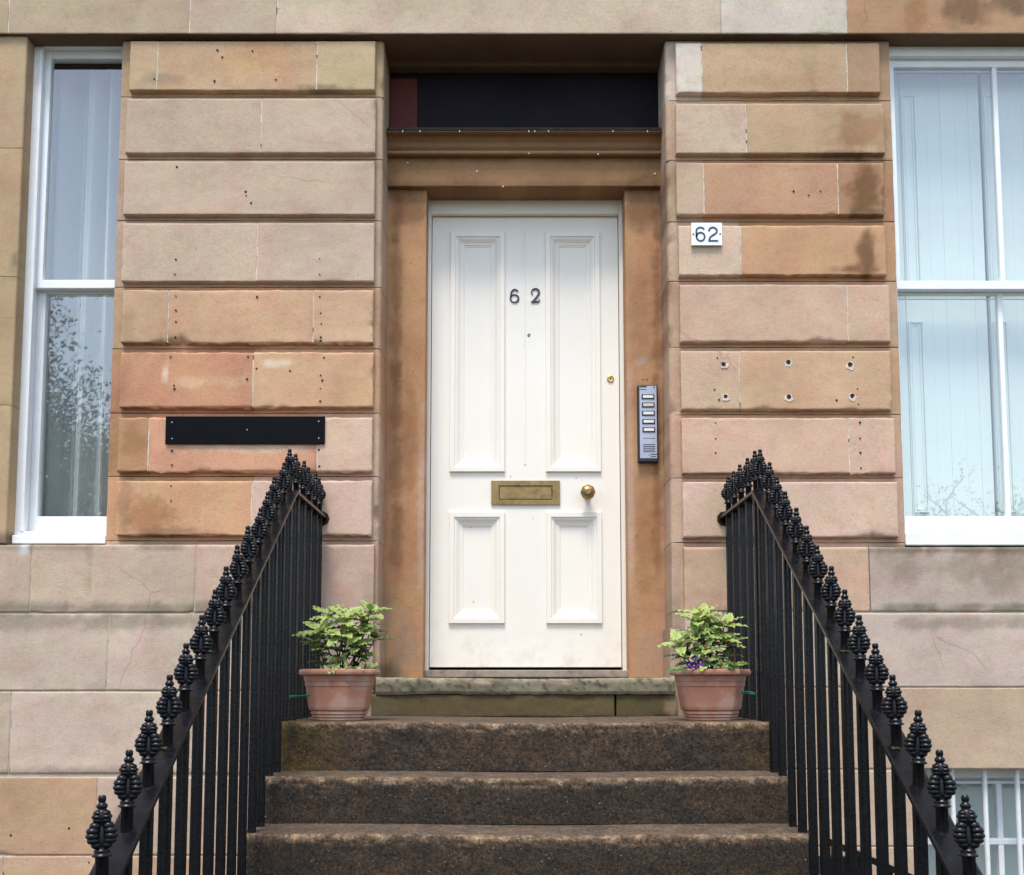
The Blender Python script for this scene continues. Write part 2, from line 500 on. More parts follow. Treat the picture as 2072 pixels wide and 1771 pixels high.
stain(1360, 1330, 22, 120, (168, 142, 116), 0.5, 0.03); stain(1372, 1290, 14, 60, (146, 126, 108), 0.6, 0.03)
stain(30, 525, 6, 20, (120, 105, 85), 0.8); stain(200, 1560, 240, 7, (120, 104, 84), 0.55); stain(240, 1680, 20, 60, (160, 122, 88), 0.7)
stain(20, 1090, 40, 10, (80, 72, 56), 0.8)
PB = (112, 78, 50)
for yy_ in (430, 560, 690, 820, 960, 1090): stain(802, yy_, 14, 90, PB, 0.55, 0.25); stain(1330, yy_, 12, 90, PB, 0.5, 0.25)
stain(830, 420, 40, 50, PB, 0.6, 0.25); stain(1300, 420, 40, 60, PB, 0.65, 0.25); stain(1296, 640, 30, 90, (150, 112, 78), 0.5, 0.25)
stain(830, 880, 16, 150, (150, 104, 66), 0.5, 0.25); stain(852, 1050, 9, 200, (196, 166, 142), 0.6, 0.25); stain(1276, 1000, 8, 260, (200, 170, 146), 0.55, 0.25)
stain(1305, 1100, 22, 120, (148, 102, 62), 0.5, 0.25); stain(820, 1310, 34, 60, (150, 126, 104), 0.6, 0.25); stain(1308, 1320, 34, 60, (168, 140, 116), 0.5, 0.25)
stain(1295, 733, 12, 9, (168, 150, 132), 0.8, 0.25)
for xx_ in (840, 960, 1120, 1250): stain(xx_, 374, 80, 8, (112, 80, 52), 0.4, 0.22); stain(xx_ + 30, 322, 80, 7, (105, 74, 48), 0.5, 0.22)


def stained(x, z, col):
    for sx, sz, rx, rz, c, k in STAINS:
        dx, dz = (x - sx) / rx, (z - sz) / rz
        if abs(dx) > 1.9 or abs(dz) > 1.9: continue
        d = math.hypot(dx, dz) + 0.55 * N(x * 14, 3.1, z * 14) + 0.3 * N(x * 45, 7.7, z * 45)
        w = 1 - sstep(0.45, 1.35, d)
        if w > 0: col = mixc(col, c, w * k)
    return col


def axis(a, b, ba, bb, step):
    pts = [a]
    if ba > 0: pts += [a + ba * t for t in (0.15, 0.45, 1.0)]
    e = b - bb
    s0 = pts[-1]
    n = max(1, int(round((e - s0) / step)))
    pts += [s0 + (e - s0) * i / n for i in range(1, n + 1)]
    if bb > 0: pts += [b - bb * t for t in (0.45, 0.15)] + [b]
    return pts


def stone(mb, x0, x1, z0, z1, yf, yb, col, bv=(0.003, 0.003, 0.004, 0.003), er=0.5, seed=0, step=0.013, wav=0.0012, jit=0.04, chip=1.0, side=None):
    """a dressed stone: gridded front with worn, chipped arrises and straight sides running back to yb"""
    bl, br, bb, bt = bv
    xs, zs = axis(x0, x1, bl * 2, br * 2, step), axis(z0, z1, bb * 2, bt * 2, step)
    nx, nzv = len(xs), len(zs)
    V, C = [], []
    sd = seed * 3.37
    cj = 1 + rnd.uniform(-jit, jit)
    col = tuple(c * cj for c in col)
    for j, z in enumerate(zs):
        for i, x in enumerate(xs):
            off = 0.0
            for d, b, u, q in ((x - x0, bl, z, 1), (x1 - x, br, z, 2), (z - z0, bb, x, 3), (z1 - z, bt, x, 4)):
                if b <= 0: continue
                n1 = N(u * 9 + sd, q * 5.1, sd)
                n2 = N(u * 38 + sd, q * 9.3, sd)
                r = b * (1 + er * (0.6 * n1 + 0.5 * n2))
                ch = N(u * 5.5 + sd * 1.7, q * 3.3, 2.0)
                if chip and q != 4 and ch > 0.26: r += b * chip * er * (ch - 0.26) * 11 * (0.6 + n2)
                r = max(r, b * 0.35)
                if d < r:
                    t = 1 - d / r
                    off = max(off, r * (1 - math.sqrt(max(0, 1 - t * t))))
            w = wav * (N(x * 7 + sd, sd, z * 7) + 0.6 * N(x * 26, sd, z * 26))
            xx, zz = x, z
            if i in (0, nx - 1): xx += 0.0012 * er * N(z * 40, sd, 4.0)
            if j == 0: zz += er * (0.0035 * N(x * 6 + sd, 1.0, sd) + 0.003 * N(x * 30 + sd, 2.0, sd) + 0.002 * N(x * 75 + sd, 2.0, sd))
            if j == nzv - 1: zz += er * 0.0016 * N(x * 22 + sd, 6.0, sd)
            V.append((xx, yf + off - w * (1 if off == 0 else 0.5), zz))
            c = tuple(k * (1 + 0.10 * N(x * 3 + sd, 0.3, z * 4)) for k in col)
            C.append(stained(x, z, c))
    F = [(j * nx + i, j * nx + i + 1, (j + 1) * nx + i + 1, (j + 1) * nx + i) for j in range(nzv - 1) for i in range(nx - 1)]
    mb.add(V, F, cols=C, smooth=True)
    ring = [i for i in range(nx)] + [j * nx + nx - 1 for j in range(1, nzv)] + [(nzv - 1) * nx + i for i in range(nx - 2, -1, -1)] + [j * nx for j in range(nzv - 2, 0, -1)]
    m = len(ring)
    sv = [V[k] for k in ring] + [(V[k][0], yb, V[k][2]) for k in ring]
    sc = [(side or C[k]) for k in ring] * 2
    mb.add(sv, [(k, (k + 1) % m, m + (k + 1) % m, m + k) for k in range(m)], cols=sc)


# ------------------------------------------------------------------ the house
PAV = -1.366                       # pavement level
YR = 0.032                          # recessed margin between the raised stones
house = thing('stone_townhouse', (0.05, 0.3, -2.8), 'sandstone townhouse front with banded pilasters around a cream front door and tall sash windows', 'house')
MORT = SD(240, 232, 214, 0.72)

LX0, LX1 = X(245, 75, YR), X(771, 600, YR)       # left pilaster edges
LX0 = 0.5 * (X(245, 75, YR) + X(217, 1090, YR))
RX0, RX1 = X(1352, 600, YR), 0.5 * (X(1797, 75, YR) + X(1834, 1095, YR))
ZL = Z(68, -0.02)                                # underside of the long lintel
LAND = 0.0


def pilaster(courses, x0, x1, ex0, ex1, inner, mbase):
    """courses: (top px, bottom px, left px, right px, [joint px], [colours])"""
    mb = MB()
    zs = []
    for i, (t, b, l, r, js, cs) in enumerate(courses):
        zt, zb = Z(t), Z(b)
        ym = (t + b) / 2
        zs.append((zt, zb))
        xl, xr = ex0 if ex0 is not None else X(l, ym), ex1 if ex1 is not None else X(r, ym)
        xs = [xl] + [X(j, ym) for j in js] + [xr]
        for k in range(len(xs) - 1):
            g = 0.0022
            a = xs[k] + (g if k > 0 else 0); b_ = xs[k + 1] - (g if k < len(xs) - 2 else 0)
            bl = 0.005 if k == 0 else 0.0012; br = 0.005 if k == len(xs) - 2 else 0.0012
            er = (0.8 if i < 4 else 2.1) if inner < 0 else (2.0 if i in (3, 6) else 1.0)
            stone(mb, a, b_, zb, zt, 0 + 0.0015 * ((k * 7 + i) % 2), YR + 0.01, S(*cs[k]), (bl, br, 0.0035 if i < 4 else 0.0055, 0.005), er, seed=i * 5 + k + (60 if inner > 0 else 0), step=0.0125)
            if k > 0:
                mortar(mb, xs[k], 0.0012, YR, zb + 0.003, zt - 0.003, MORT)
    # recessed margins, one per course, with the joint between them showing
    for i in range(len(courses)):
        zt, zb = zs[i]
        top = (zs[i - 1][1] + zt) / 2 + 0.004 if i else ZL - 0.002
        bot = (zb + zs[i + 1][0]) / 2 + 0.004 if i + 1 < len(courses) else zb - 0.02
        cc = [c for c in courses[i][5]]
        xs = [x0, (x0 + x1) / 2, x1]
        if len(cc) > 1:
            xs = [x0] + [X(j, (courses[i][0] + courses[i][1]) / 2) for j in courses[i][4]] + [x1]
        else: xs = [x0, x1]
        for k in range(len(xs) - 1):
            c = mixc(S(*cc[k]), S(150, 118, 86), 0.30)
            first, last = k == 0, k == len(xs) - 2
            stone(mb, xs[k], xs[k + 1], bot + 0.0015, top - 0.0015, YR, 0.30, c,
                  (0.006 if first and inner > 0 else 0.004 if first else 0.0006, 0.012 if last and inner < 0 else 0.004 if last else 0.0006, 0.0015, 0.0015) if inner < 0 else
                  (0.012 if first else 0.0006, 0.004 if last else 0.0006, 0.0015, 0.0015), 0.5, seed=i + 40 + k + (60 if inner > 0 else 0), step=0.016, chip=1.6)
    # base below the banding, down behind the landing
    zb = zs[-1][1] - 0.02
    n = len(mbase)
    for (t, b, c) in mbase:
        stone(mb, x0, x1, Z(b), zb - 0.0015 if t < 1200 else Z(t), YR, 0.30, S(*c), (0.006, 0.006, 0.002, 0.002), 0.5, seed=t, step=0.016)
    return mb


LC = [(83, 182, 262, 759, [318, 641], [(188, 158, 122), (190, 157, 120), (188, 163, 124)]),
      (199, 309, 254, 760, [529], [(190, 166, 138), (192, 168, 140)]),
      (326, 434, 250, 758, [], [(189, 164, 137)]),
      (451, 569, 246, 757, [520], [(190, 165, 138), (193, 168, 142)]),
      (587, 694, 246, 755, [340, 634], [(196, 160, 124), (203, 162, 124), (202, 164, 128)]),
      (713, 824, 242, 755, [512], [(194, 142, 106), (207, 165, 124)]),
      (845, 954, 238, 753, [300, 642], [(184, 138, 98), (208, 155, 118), (212, 178, 148)]),
      (973, 1083, 235, 752, [509], [(202, 156, 115), (208, 176, 150)])]
RC = [(87, 187, 1368, 1781, [1420, 1714], [(212, 196, 174), (187, 156, 120), (172, 138, 106)]),
      (209, 310, 1368, 1790, [1510], [(192, 167, 138), (184, 153, 117)]),
      (329, 434, 1369, 1790, [1424, 1696], [(190, 161, 132), (186, 144, 110), (172, 132, 96)]),
      (456, 556, 1374, 1793, [1499], [(207, 178, 148), (192, 150, 110)]),
      (576, 691, 1376, 1802, [1715], [(196, 163, 134), (198, 166, 136)]),
      (710, 829, 1378, 1804, [1497], [(203, 170, 138), (201, 164, 126)]),
      (846, 958, 1380, 1812, [1718], [(204, 168, 138), (205, 170, 142)]),
      (975, 1087, 1382, 1818, [], [(206, 173, 146)])]
pilaster(LC, LX0, LX1, None, None, -1, [(1103, 1240, (188, 156, 128)), (1241, 1500, (170, 140, 112))]).build('pilaster', STONE, house)['label'] = 'banded pilaster stained orange and brown with a black plate'
pilaster(RC, RX0, RX1, None, None, 1, [(1107, 1237, (190, 160, 132)), (1238, 1500, (180, 152, 126))]).build('pilaster', STONE, house)['label'] = 'banded pilaster with drilled fixing holes and a number plate'

# plinth returns of the pilasters beside the threshold
for args in ((LX1 - 0.03, LX1 + 0.012, Z(1245, YR), S(176, 148, 118), (0.003, 0.008, 0.004, 0.01), 5), (RX0 - 0.012, RX0 + 0.03, Z(1272, YR), S(186, 158, 132), (0.008, 0.003, 0.004, 0.01), 9)):
    mb = MB()
    stone(mb, args[0], args[1], -0.02, args[2], YR - 0.004, 0.27, args[3], args[4], 0.6, seed=args[5])
    mb.build('plinth', STONE, house)

# long lintel course across the top
mb = MB()
zt = Z(-160, -0.02)
jx = [-3.6, X(22, 40), X(387, 40), X(562, 40), X(1457, 40), X(1710, 40), 3.6]
lc = [(182, 158, 124), (180, 158, 127), (184, 162, 134), (192, 170, 142), (204, 188, 166), (172, 136, 100)]
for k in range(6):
    stone(mb, jx[k] + 0.002, jx[k + 1] - 0.002, ZL, zt, -0.02, 0.29, S(*lc[k]), (0.002, 0.002, 0.004, 0.003), 0.35, seed=70 + k, step=0.02, wav=0.001, side=S(132, 104, 78, 0.6))  # underside and sides coloured darker than the face, adding shade to the soffit
    if k: mortar(mb, jx[k], -0.0185, 0.1, ZL + 0.004, zt, MORT if k != 4 else S(196, 178, 152))
mb.box(-3.6, 3.6, -0.02, 0.3, zt + 0.004, zt + 2.2, 0, S(190, 168, 140))
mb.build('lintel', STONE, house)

# plain ashlar below the banding and at the far sides
mb = MB()
MG = SD(222, 208, 186, 0.7)
WINL = LX0; WL_OPEN = 0.5 * (X(53, 90) + X(14, 1090))
WR_OPEN1 = X(2262, 600)
ZS_L, ZS_R = Z(1100), Z(1103)
INL, INR = X(757, 1170), X(1384, 1170)
# left side wall
zz = [ZS_L, Z(820), Z(560), Z(300), ZL]
for i in range(4):
    stone(mb, -3.6, WL_OPEN, zz[i] + 0.001, zz[i + 1] - 0.001, 0, 0.25, S(*[(182, 154, 116), (180, 152, 114), (178, 150, 112), (180, 152, 116)][i]), (0.002, 0.006, 0.0008, 0.0008), 0.4, seed=20 + i, step=0.03)
stone(mb, WR_OPEN1, 3.6, ZS_R, ZL, 0, 0.25, S(184, 150, 116), (0.005, 0.002, 0.002, 0.002), 0.4, seed=31, step=0.04)
Lrows = [(1102, 1239, [62, 395], [(182, 158, 134), (188, 164, 138), (196, 165, 140)]),
         (1242, 1397, [-420, 218], [(190, 170, 146), (194, 172, 148), (204, 180, 156)]),
         (1400, 1565, [20, 385], [(186, 164, 138), (202, 178, 154), (200, 174, 150)]),
         (1573, 1730, [-330, 195, 560], [(190, 160, 128), (192, 156, 120), (198, 174, 148), (196, 170, 146)]),
         (1733, 1890, [5, 440], [(190, 160, 126), (194, 160, 126), (196, 166, 138)])]
for i, (t, b, js, cs) in enumerate(Lrows):
    xs = [-3.6] + [X(j, (t + b) / 2) for j in js] + [INL if i < 3 else 0.05]
    for k in range(len(xs) - 1):
        stone(mb, xs[k] + 0.0018, xs[k + 1] - 0.0018, Z(b), Z(t), 0, 0.2, S(*cs[k]), (0.003, 0.003, 0.004, 0.004 if i else 0.008), 0.7, seed=100 + i * 7 + k, step=0.016, wav=0.0018, chip=1.2)
        if k: mortar(mb, xs[k], 0.002, 0.05, Z(b) + 0.002, Z(t) - 0.002, MG)
    if i: mb.box(-3.6, INL, 0.006, 0.05, Z(t) - 0.002, Z(Lrows[i - 1][1]) + 0.002, 0, MG if i != 3 else S(196, 180, 156))
Rrows = [(1107, 1237, [1760], [(200, 166, 134), (186, 166, 146)]),
         (1241, 1390, [1505, 2140], [(202, 176, 152), (200, 178, 156), (196, 174, 150)]),
         (1392, 1556, [1640, 2230], [(198, 172, 146), (190, 164, 134), (188, 162, 134)])]
for i, (t, b, js, cs) in enumerate(Rrows):
    xs = [INR] + [X(j, (t + b) / 2) for j in js] + [3.6]
    for k in range(len(xs) - 1):
        stone(mb, xs[k] + 0.0018, xs[k + 1] - 0.0018, Z(b), Z(t), 0, 0.2, S(*cs[k]), (0.003, 0.004, 0.004, 0.004 if i else 0.008), 0.6, seed=140 + i * 7 + k, step=0.016, wav=0.0016, chip=1.2)
        if k: mortar(mb, xs[k], 0.003, 0.05, Z(b) + 0.002, Z(t) - 0.002, S(120, 104, 84) if (i == 0) else MG, 0.0026)
    if i: mb.box(INR, 3.6, 0.006, 0.05, Z(t) - 0.002, Z(Rrows[i - 1][1]) + 0.002, 0, MG)
BX0 = X(1874, 1660)                    # basement window opening
BX1 = X(2330, 1660)
for i, (t, b) in enumerate(((1560, 1712), (1715, 1890))):
    xs = [0.05, X(1640 if i == 0 else 1560, (t + b) / 2), BX0]
    for k in range(2):
        stone(mb, xs[k] + 0.0018, xs[k + 1] - 0.0018 * (k == 0), Z(b), Z(t), 0, 0.2, S(*[(200, 172, 146), (198, 172, 144)][k]), (0.003, 0.004, 0.003, 0.003), 0.6, seed=180 + i * 5 + k, step=0.016)
    stone(mb, BX1, 3.6, Z(b), Z(t), 0, 0.2, S(192, 164, 136), (0.004, 0.003, 0.003, 0.003), 0.6, seed=190 + i, step=0.03)
    mb.box(0.05, BX0 - 0.002, 0.0035, 0.05, Z(t) - 0.002, Z(t) + 0.008, 0, MG)
z1 = Z(1893)
mb.box(-3.6, BX0, 0.0, 0.2, -2.8, z1, 0.003, S(185, 158, 130)); mb.box(BX1, 3.6, 0.0, 0.2, -2.8, z1, 0.003, S(185, 158, 130))
mb.box(BX0 + 0.001, BX1 - 0.001, 0.001, 0.2, -2.8, -1.75, 0.003, S(185, 158, 130))
mb.build('wall', STONE, house)

mb = MB()  # unseen shell behind the front, added to stop sky light leaking through gaps
mb.box(-3.6, 3.6, 1.45, 1.6, -2.8, zt + 2.2, 0, S(170, 150, 125))
mb.box(-3.6, -3.45, 0.31, 1.45, -2.8, zt + 2.2, 0, S(170, 150, 125)); mb.box(3.45, 3.6, 0.31, 1.45, -2.8, zt + 2.2, 0, S(170, 150, 125))
mb.box(-3.6, 3.6, 0.301, 1.6, zt + 2.21, zt + 2.4, 0, S(120, 118, 115))
mb.build('light_stop_shell', STONE, house)

# drilled holes in the stones
CHIPM = mat_plain('chipped_plaster', (0.62, 0.54, 0.44), 0.95, var=0.25, vs=90, bs=0.6, bscale=200)
holes = [(356, 525), (354, 555), (647, 524), (647, 556), (356, 599), (520, 601), (647, 601), (356, 628), (356, 651), (355, 683), (649, 634), (650, 656), (649, 683), (649, 690),
         (345, 722), (502, 722), (519, 746), (587, 751), (649, 760), (656, 724), (652, 770), (648, 812), (500, 767), (352, 780), (353, 787), (648, 786), (348, 912), (348, 941), (645, 910), (646, 944),
         (346, 983), (346, 1013), (358, 338), (497, 388), (508, 411), (440, 102), (450, 116), (511, 103), (434, 164), (558, 161), (312, 160), (1606, 387), (1636, 395), (1660, 387),
         (1452, 724), (1446, 788), (1455, 809), (1726, 723), (1735, 787), (1737, 818), (1693, 810), (1448, 856), (1448, 888), (1448, 917), (1740, 855), (1740, 887), (1741, 916), (1742, 947),
         (1305, 708), (22, 1690), (140, 1676), (240, 1692), (498, 396), (180, 1745)]
for hx, hy in holes:
    x, z = at(hx, hy, 0)
    if hx == 1305: continue
    mb = MB(); mb.disc(x, z, rnd.uniform(0.0028, 0.0048), 0.001, 0.003, 10, jit=0.5)
    mb.build('drill_hole', DARK, house)
for hx, hy in ((1464, 737), (1595, 733), (1720, 738), (1468, 802), (1596, 803), (1724, 801)):
    x, z = at(hx, hy, 0)
    mb = MB(); mb.disc(x + rnd.uniform(-.003, .004), z - 0.006, rnd.uniform(0.013, 0.017), 0.001, 0.003, 13, jit=0.7)
    rim = mb.build('chipped_rim', CHIPM, house)
    mb = MB(); mb.disc(x, z, rnd.uniform(0.008, 0.0095), -0.0008, 0.003, 12, jit=0.3)
    mb.build('drill_hole', DARK, rim)

# ------------------------------------------------------------------ door surround inside the recess
YF, YP = 0.215, 0.248
XA, XB = X(790, 320, YP), X(1336, 320, YP)
frieze = MB()
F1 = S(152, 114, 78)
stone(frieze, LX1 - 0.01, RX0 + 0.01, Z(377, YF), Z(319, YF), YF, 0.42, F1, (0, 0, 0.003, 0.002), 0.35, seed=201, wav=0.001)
surround = frieze.build('door_surround', STONE, house)
mb = MB()
zc0, zc1 = Z(319, YF), Z(266, 0.16)
prof = [(0.30, zc0), (0.184, zc0), (0.180, zc0 + 0.004), (0.179, zc0 + 0.010), (0.182, zc0 + 0.015), (0.190, zc0 + 0.018), (0.206, zc0 + 0.020), (0.210, zc0 + 0.026)]
hc = zc1 - zc0
for i in range(11):
    t = i / 10
    prof.append((0.209 - 0.026 * (0.5 - 0.5 * math.cos(t * math.pi)) - 0.006 * math.sin(t * math.pi * 2), zc0 + 0.030 + (hc - 0.052) * t))
prof += [(0.180, zc1 - 0.016), (0.176, zc1 - 0.0125), (0.142, zc1 - 0.0115), (0.140, zc1), (0.30, zc1 + 0.004)]
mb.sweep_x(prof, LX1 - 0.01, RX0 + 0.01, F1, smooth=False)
cornice = mb.build('cornice', STONE, surround)
mb = MB()
mb.box(LX1 + 0.005, RX0 - 0.005, 0.136, 0.1395, zc1 - 0.007, zc1 + 0.006, 0.001); mb.box(LX1 + 0.005, RX0 - 0.005, 0.1395, 0.26, zc1 + 0.0042, zc1 + 0.008, 0.001)
mb.build('lead_flashing', LEAD, surround)
for xa, xb, sd in ((LX1 - 0.01, X(861, 700, YP), 210), (X(1267, 700, YP), RX0 + 0.01, 211)):
    mb = MB()
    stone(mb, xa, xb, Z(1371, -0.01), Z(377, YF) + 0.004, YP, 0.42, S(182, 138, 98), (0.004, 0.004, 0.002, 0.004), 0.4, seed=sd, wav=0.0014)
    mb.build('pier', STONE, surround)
for sx, sy, yy in ((965, 347, YF), (825, 330, YF), (1018, 378, YF), (1325, 352, YF), (1070, 311, 0.178), (1210, 313, 0.178)):
    x, z = at(sx, sy, yy)
    mb = MB(); mb.disc(x, z, rnd.uniform(0.002, 0.004), yy - 0.001, 0.003, 9, jit=0.8)
    mb.build('bird_splash', SPECK, surround)
for sx in (815, 850, 930, 1070, 1082, 1110, 1240, 1310):
    x, z = at(sx, 266, 0.140)
    mb = MB(); mb.box(x - 0.0018, x + 0.0018, 0.1362, 0.142, z - 0.004, z + 0.003)
    mb.build('bird_splash', SPECK, surround)

mb = MB()
mb.box(LX1 - 0.01, RX0 + 0.01, 0.262, 0.285, zc1 - 0.02, ZL + 0.02)
tp = mb.build('transom_panel', TRANS, house)
mb = MB()
mb.box(X(790, 200, 0.26), X(844, 200, 0.26), 0.2585, 0.27, zc1 - 0.01, ZL - 0.045)
mb.build('red_strip', REDP, tp)
# stone lining at the back of the soffit, coloured dark to deepen its shade
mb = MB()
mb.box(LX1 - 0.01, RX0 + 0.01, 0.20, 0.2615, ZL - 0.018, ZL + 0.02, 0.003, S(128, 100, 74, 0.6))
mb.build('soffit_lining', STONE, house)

# ------------------------------------------------------------------ door
YD = 0.395
ZSL = Z(1371, -0.01)                      # top of the threshold slab
mb = MB()
fx0, fx1 = X(870, 860, 0.36), X(1256, 860, 0.36)
zh = Z(432, 0.36)
zF = Z(377, YF)
mb.box(fx0 - 0.06, fx0, 0.36, 0.44, ZSL, zF + 0.002, 0.002); mb.box(fx1, fx1 + 0.06, 0.36, 0.44, ZSL, zF + 0.002, 0.002)
mb.box(fx0, fx1, 0.361, 0.44, zh, zF + 0.002, 0.002)
mb.build('door_frame', DOORP, house)
mb = MB()
mb.box(fx0 - 0.02, fx1 + 0.025, 0.29, 0.45, ZSL + 0.001, Z(1356, 0.29), 0.004)
mb.build('door_sill', WOODSILL, house)

door = MB()
dx0, dx1 = fx0 + 0.003, fx1 - 0.003
dz0, dz1 = Z(1350, YD), zh - 0.003
pxs = [(X(911, 700, YD), X(1021.5, 700, YD)), (X(1104, 700, YD), X(1214.5, 700, YD))]
pzs = [(Z(1262, YD), Z(1037, YD)), (Z(955.5, YD), Z(471, YD))]
xs = [dx0, pxs[0][0], pxs[0][1], pxs[1][0], pxs[1][1], dx1]
zs = [dz0, pzs[0][0], pzs[0][1], pzs[1][0], pzs[1][1], dz1]
for j in range(5):
    for i in range(5):
        if i in (1, 3) and j in (1, 3): continue
        door.add([(xs[i], YD, zs[j]), (xs[i + 1], YD, zs[j]), (xs[i + 1], YD, zs[j + 1]), (xs[i], YD, zs[j + 1])], [(0, 1, 2, 3)])
mprof = [(0, 0.0), (0.0, -0.0105), (0.002, -0.0125), (0.022, -0.0125), (0.0235, -0.0105), (0.0250, -0.0060), (0.029, -0.0066), (0.034, -0.0045), (0.040, 0.0), (0.0455, 0.0040), (0.047, 0.0030), (0.0485, 0.0062), (0.058, 0.0076), (0.0595, 0.0112), (0.064, 0.0112), (0.0655, 0.0145)]
for (xa, xb) in pxs:
    for (za, zb) in pzs:
        V, F = [], []
        for ins, y in mprof:
            V += [(xa + ins, YD + y, za + ins), (xb - ins, YD + y, za + ins), (xb - ins, YD + y, zb - ins), (xa + ins, YD + y, zb - ins)]
        for i in range(len(mprof) - 1):
            for k in range(4):
                F.append((i * 4 + k, i * 4 + (k + 1) % 4, i * 4 + 4 + (k + 1) % 4, i * 4 + 4 + k))
        m = (len(mprof) - 1) * 4
        F.append((m, m + 1, m + 2, m + 3))
        door.add(V, F)
xm = X(1062, 700, YD)
door.box(xm - 0.010, xm - 0.0035, YD - 0.0018, YD + 0.01, pzs[0][1] + 0.02 if False else Z(700, YD), dz1 - 0.06, 0.0008)
door.box(xm - 0.0035, xm + 0.0035, YD - 0.0032, YD + 0.01, Z(940, YD), dz1 - 0.06, 0.0012)
door.box(dx0, dx1, YD + 0.001, YD + 0.045, dz0, dz0 + 0.001)
# edges of the leaf
door.add([(dx0, YD, dz0), (dx0, YD + 0.04, dz0), (dx0, YD + 0.04, dz1), (dx0, YD, dz1)], [(0, 1, 2, 3)])
door.add([(dx1, YD, dz0), (dx1, YD + 0.04, dz0), (dx1, YD + 0.04, dz1), (dx1, YD, dz1)], [(0, 1, 2, 3)])
door = door.build('door', DOORP, house)
mb = MB(); mb.box(fx0 - 0.05, fx1 + 0.05, 0.445, 0.46, ZSL, zF)
mb.build('hallway_backing', DARK, house)
for f in (1,):
    # scuffs and chips in the paint
    for sx, sy, r in ((1070, 679, 0.0075), (1033, 964, 0.0022), (1166, 967, 0.002), (1079, 1049, 0.002), (954, 1067, 0.002), (1107, 1150, 0.002), (958, 1218, 0.003), (1176, 1284, 0.003), (1120, 1090, 0.002), (1013, 870, 0.002), (1120, 790, 0.002), (1215, 1000, 0.0015)):
        x, z = at(sx, sy, YD)
        mb = MB(); mb.disc(x, z, r, YD - 0.0002, 0.001, 9, jit=1.0)
        mb.build('paint_chip', WOODSILL, door)

# letter plate
mb = MB()
lx0, lx1, lz0, lz1 = X(994, 1000, YD), X(1133, 1000, YD), Z(1022, YD), Z(973.5, YD)
ix0, ix1, iz0, iz1 = X(1009, 1000, YD), X(1118, 1000, YD), Z(1012, YD), Z(983, YD)
yy = YD - 0.009
for a, b, c, d in ((lx0, lx1, iz1, lz1), (lx0, lx1, lz0, iz0), (lx0, ix0, iz0, iz1), (ix1, lx1, iz0, iz1)):
    mb.box(a, b, yy, YD + 0.002, c, d, 0.0012 if c in (lz0, iz1) and False else 0.0)
mb.box(ix0, ix1, yy + 0.0078, YD + 0.003, iz0, iz1 - 0.001)
mb.box(ix0 + 0.002, ix1 - 0.002, yy + 0.0045, YD, iz0 + 0.002, iz1 - 0.005, 0.0035)
mb.build('letter_plate', BRASS, door)
# knob
x, z = at(1188, 1000, YD)
mb = MB()
mb.lathe([(0.020, -0.001), (0.020, -0.006), (0.012, -0.009), (0.010, -0.030), (0.022, -0.034), (0.034, -0.046), (0.034, -0.060), (0.024, -0.074), (0.012, -0.079)], (x, YD, z), 8, axis='y', smooth=False)
kn = mb.build('door_knob', BRASS, door)
x, z = at(1235, 767, YD)
mb = MB()
mb.lathe([(0.0165, 0.0), (0.0165, -0.003), (0.0145, -0.006), (0.010, -0.0065), (0.009, -0.004)], (x, YD, z), 20, axis='y')
lk = mb.build('lock', BRASSB, door)
mb = MB(); mb.disc(x, z + 0.002, 0.0035, YD - 0.0045, 0.002); mb.box(x - 0.0012, x + 0.0012, YD - 0.0068, YD - 0.004, z - 0.007, z + 0.002)
mb2 = mb.build('keyhole', DARK, door)


def glyph_points(kind):
    """digits as strokes in a 0..1 high box"""
    P = []
    if kind == '6':
        P.append(([(0.60 + 0.0, 0.86)] + [(0.36 + 0.27 * math.cos(t), 0.60 + 0.37 * math.sin(t)) for t in [R(a) for a in range(55, 181, 14)]] +
                  [(0.335 + 0.29 * math.cos(t), 0.32 + 0.28 * math.sin(t)) for t in [R(a) for a in range(190, 540, 14)]]))
    else:
        P.append([(0.16 + 0.0, 0.55), (0.085, 0.66)] + [(0.335 + 0.255 * math.cos(t), 0.705 + 0.255 * math.sin(t)) for t in [R(a) for a in range(176, -30, -14)]] +
                 [(0.50, 0.50), (0.36, 0.30), (0.22, 0.14), (0.09, 0.03)])
        P.append([(0.05, 0.055), (0.30, 0.055), (0.50, 0.065), (0.60, 0.16), (0.635, 0.25)])
    return P


for ch, (l_, t_, b_) in (('6', (1031.5, 586, 613.5)), ('2', (1073, 584, 613.5))):
    x0, zb = at(l_, b_, YD); h = Z(t_, YD) - zb
    mb = MB()
    for s_, st in enumerate(glyph_points(ch)):
        n = len(st)
        if ch == '6': w = [0.085 + 0.075 * abs(math.sin(2.2 * math.pi * i / n + 0.4)) for i in range(n)]
        elif s_ == 0: w = [0.07 + 0.09 * min(1, i / 9) for i in range(n)]
        else: w = [0.10, 0.12, 0.14, 0.11, 0.04]
        mb.stroke([(x0 + p * h, zb + q * h) for p, q in st], [k * h * 0.8 for k in w], YD - 0.001 - 0.0006 * s_, 0.004)
    mb.build('numeral', NUMB, door)

# ------------------------------------------------------------------ sash windows
def frame_box(mb, x0, x1, z0, z1, y0, y1, w, wb=None, wt=None, b=0.003):
    wb = w if wb is None else wb; wt = w if wt is None else wt
    mb.box(x0, x0 + w, y0, y1, z0, z1, b); mb.box(x1 - w, x1, y0, y1, z0, z1, b)
    mb.box(x0 + w - 0.001, x1 - w + 0.001, y0 + 0.0012, y1 - 0.001, z0, z0 + wb, b); mb.box(x0 + w - 0.001, x1 - w + 0.001, y0 + 0.0012, y1 - 0.001, z1 - wt, z1, b)


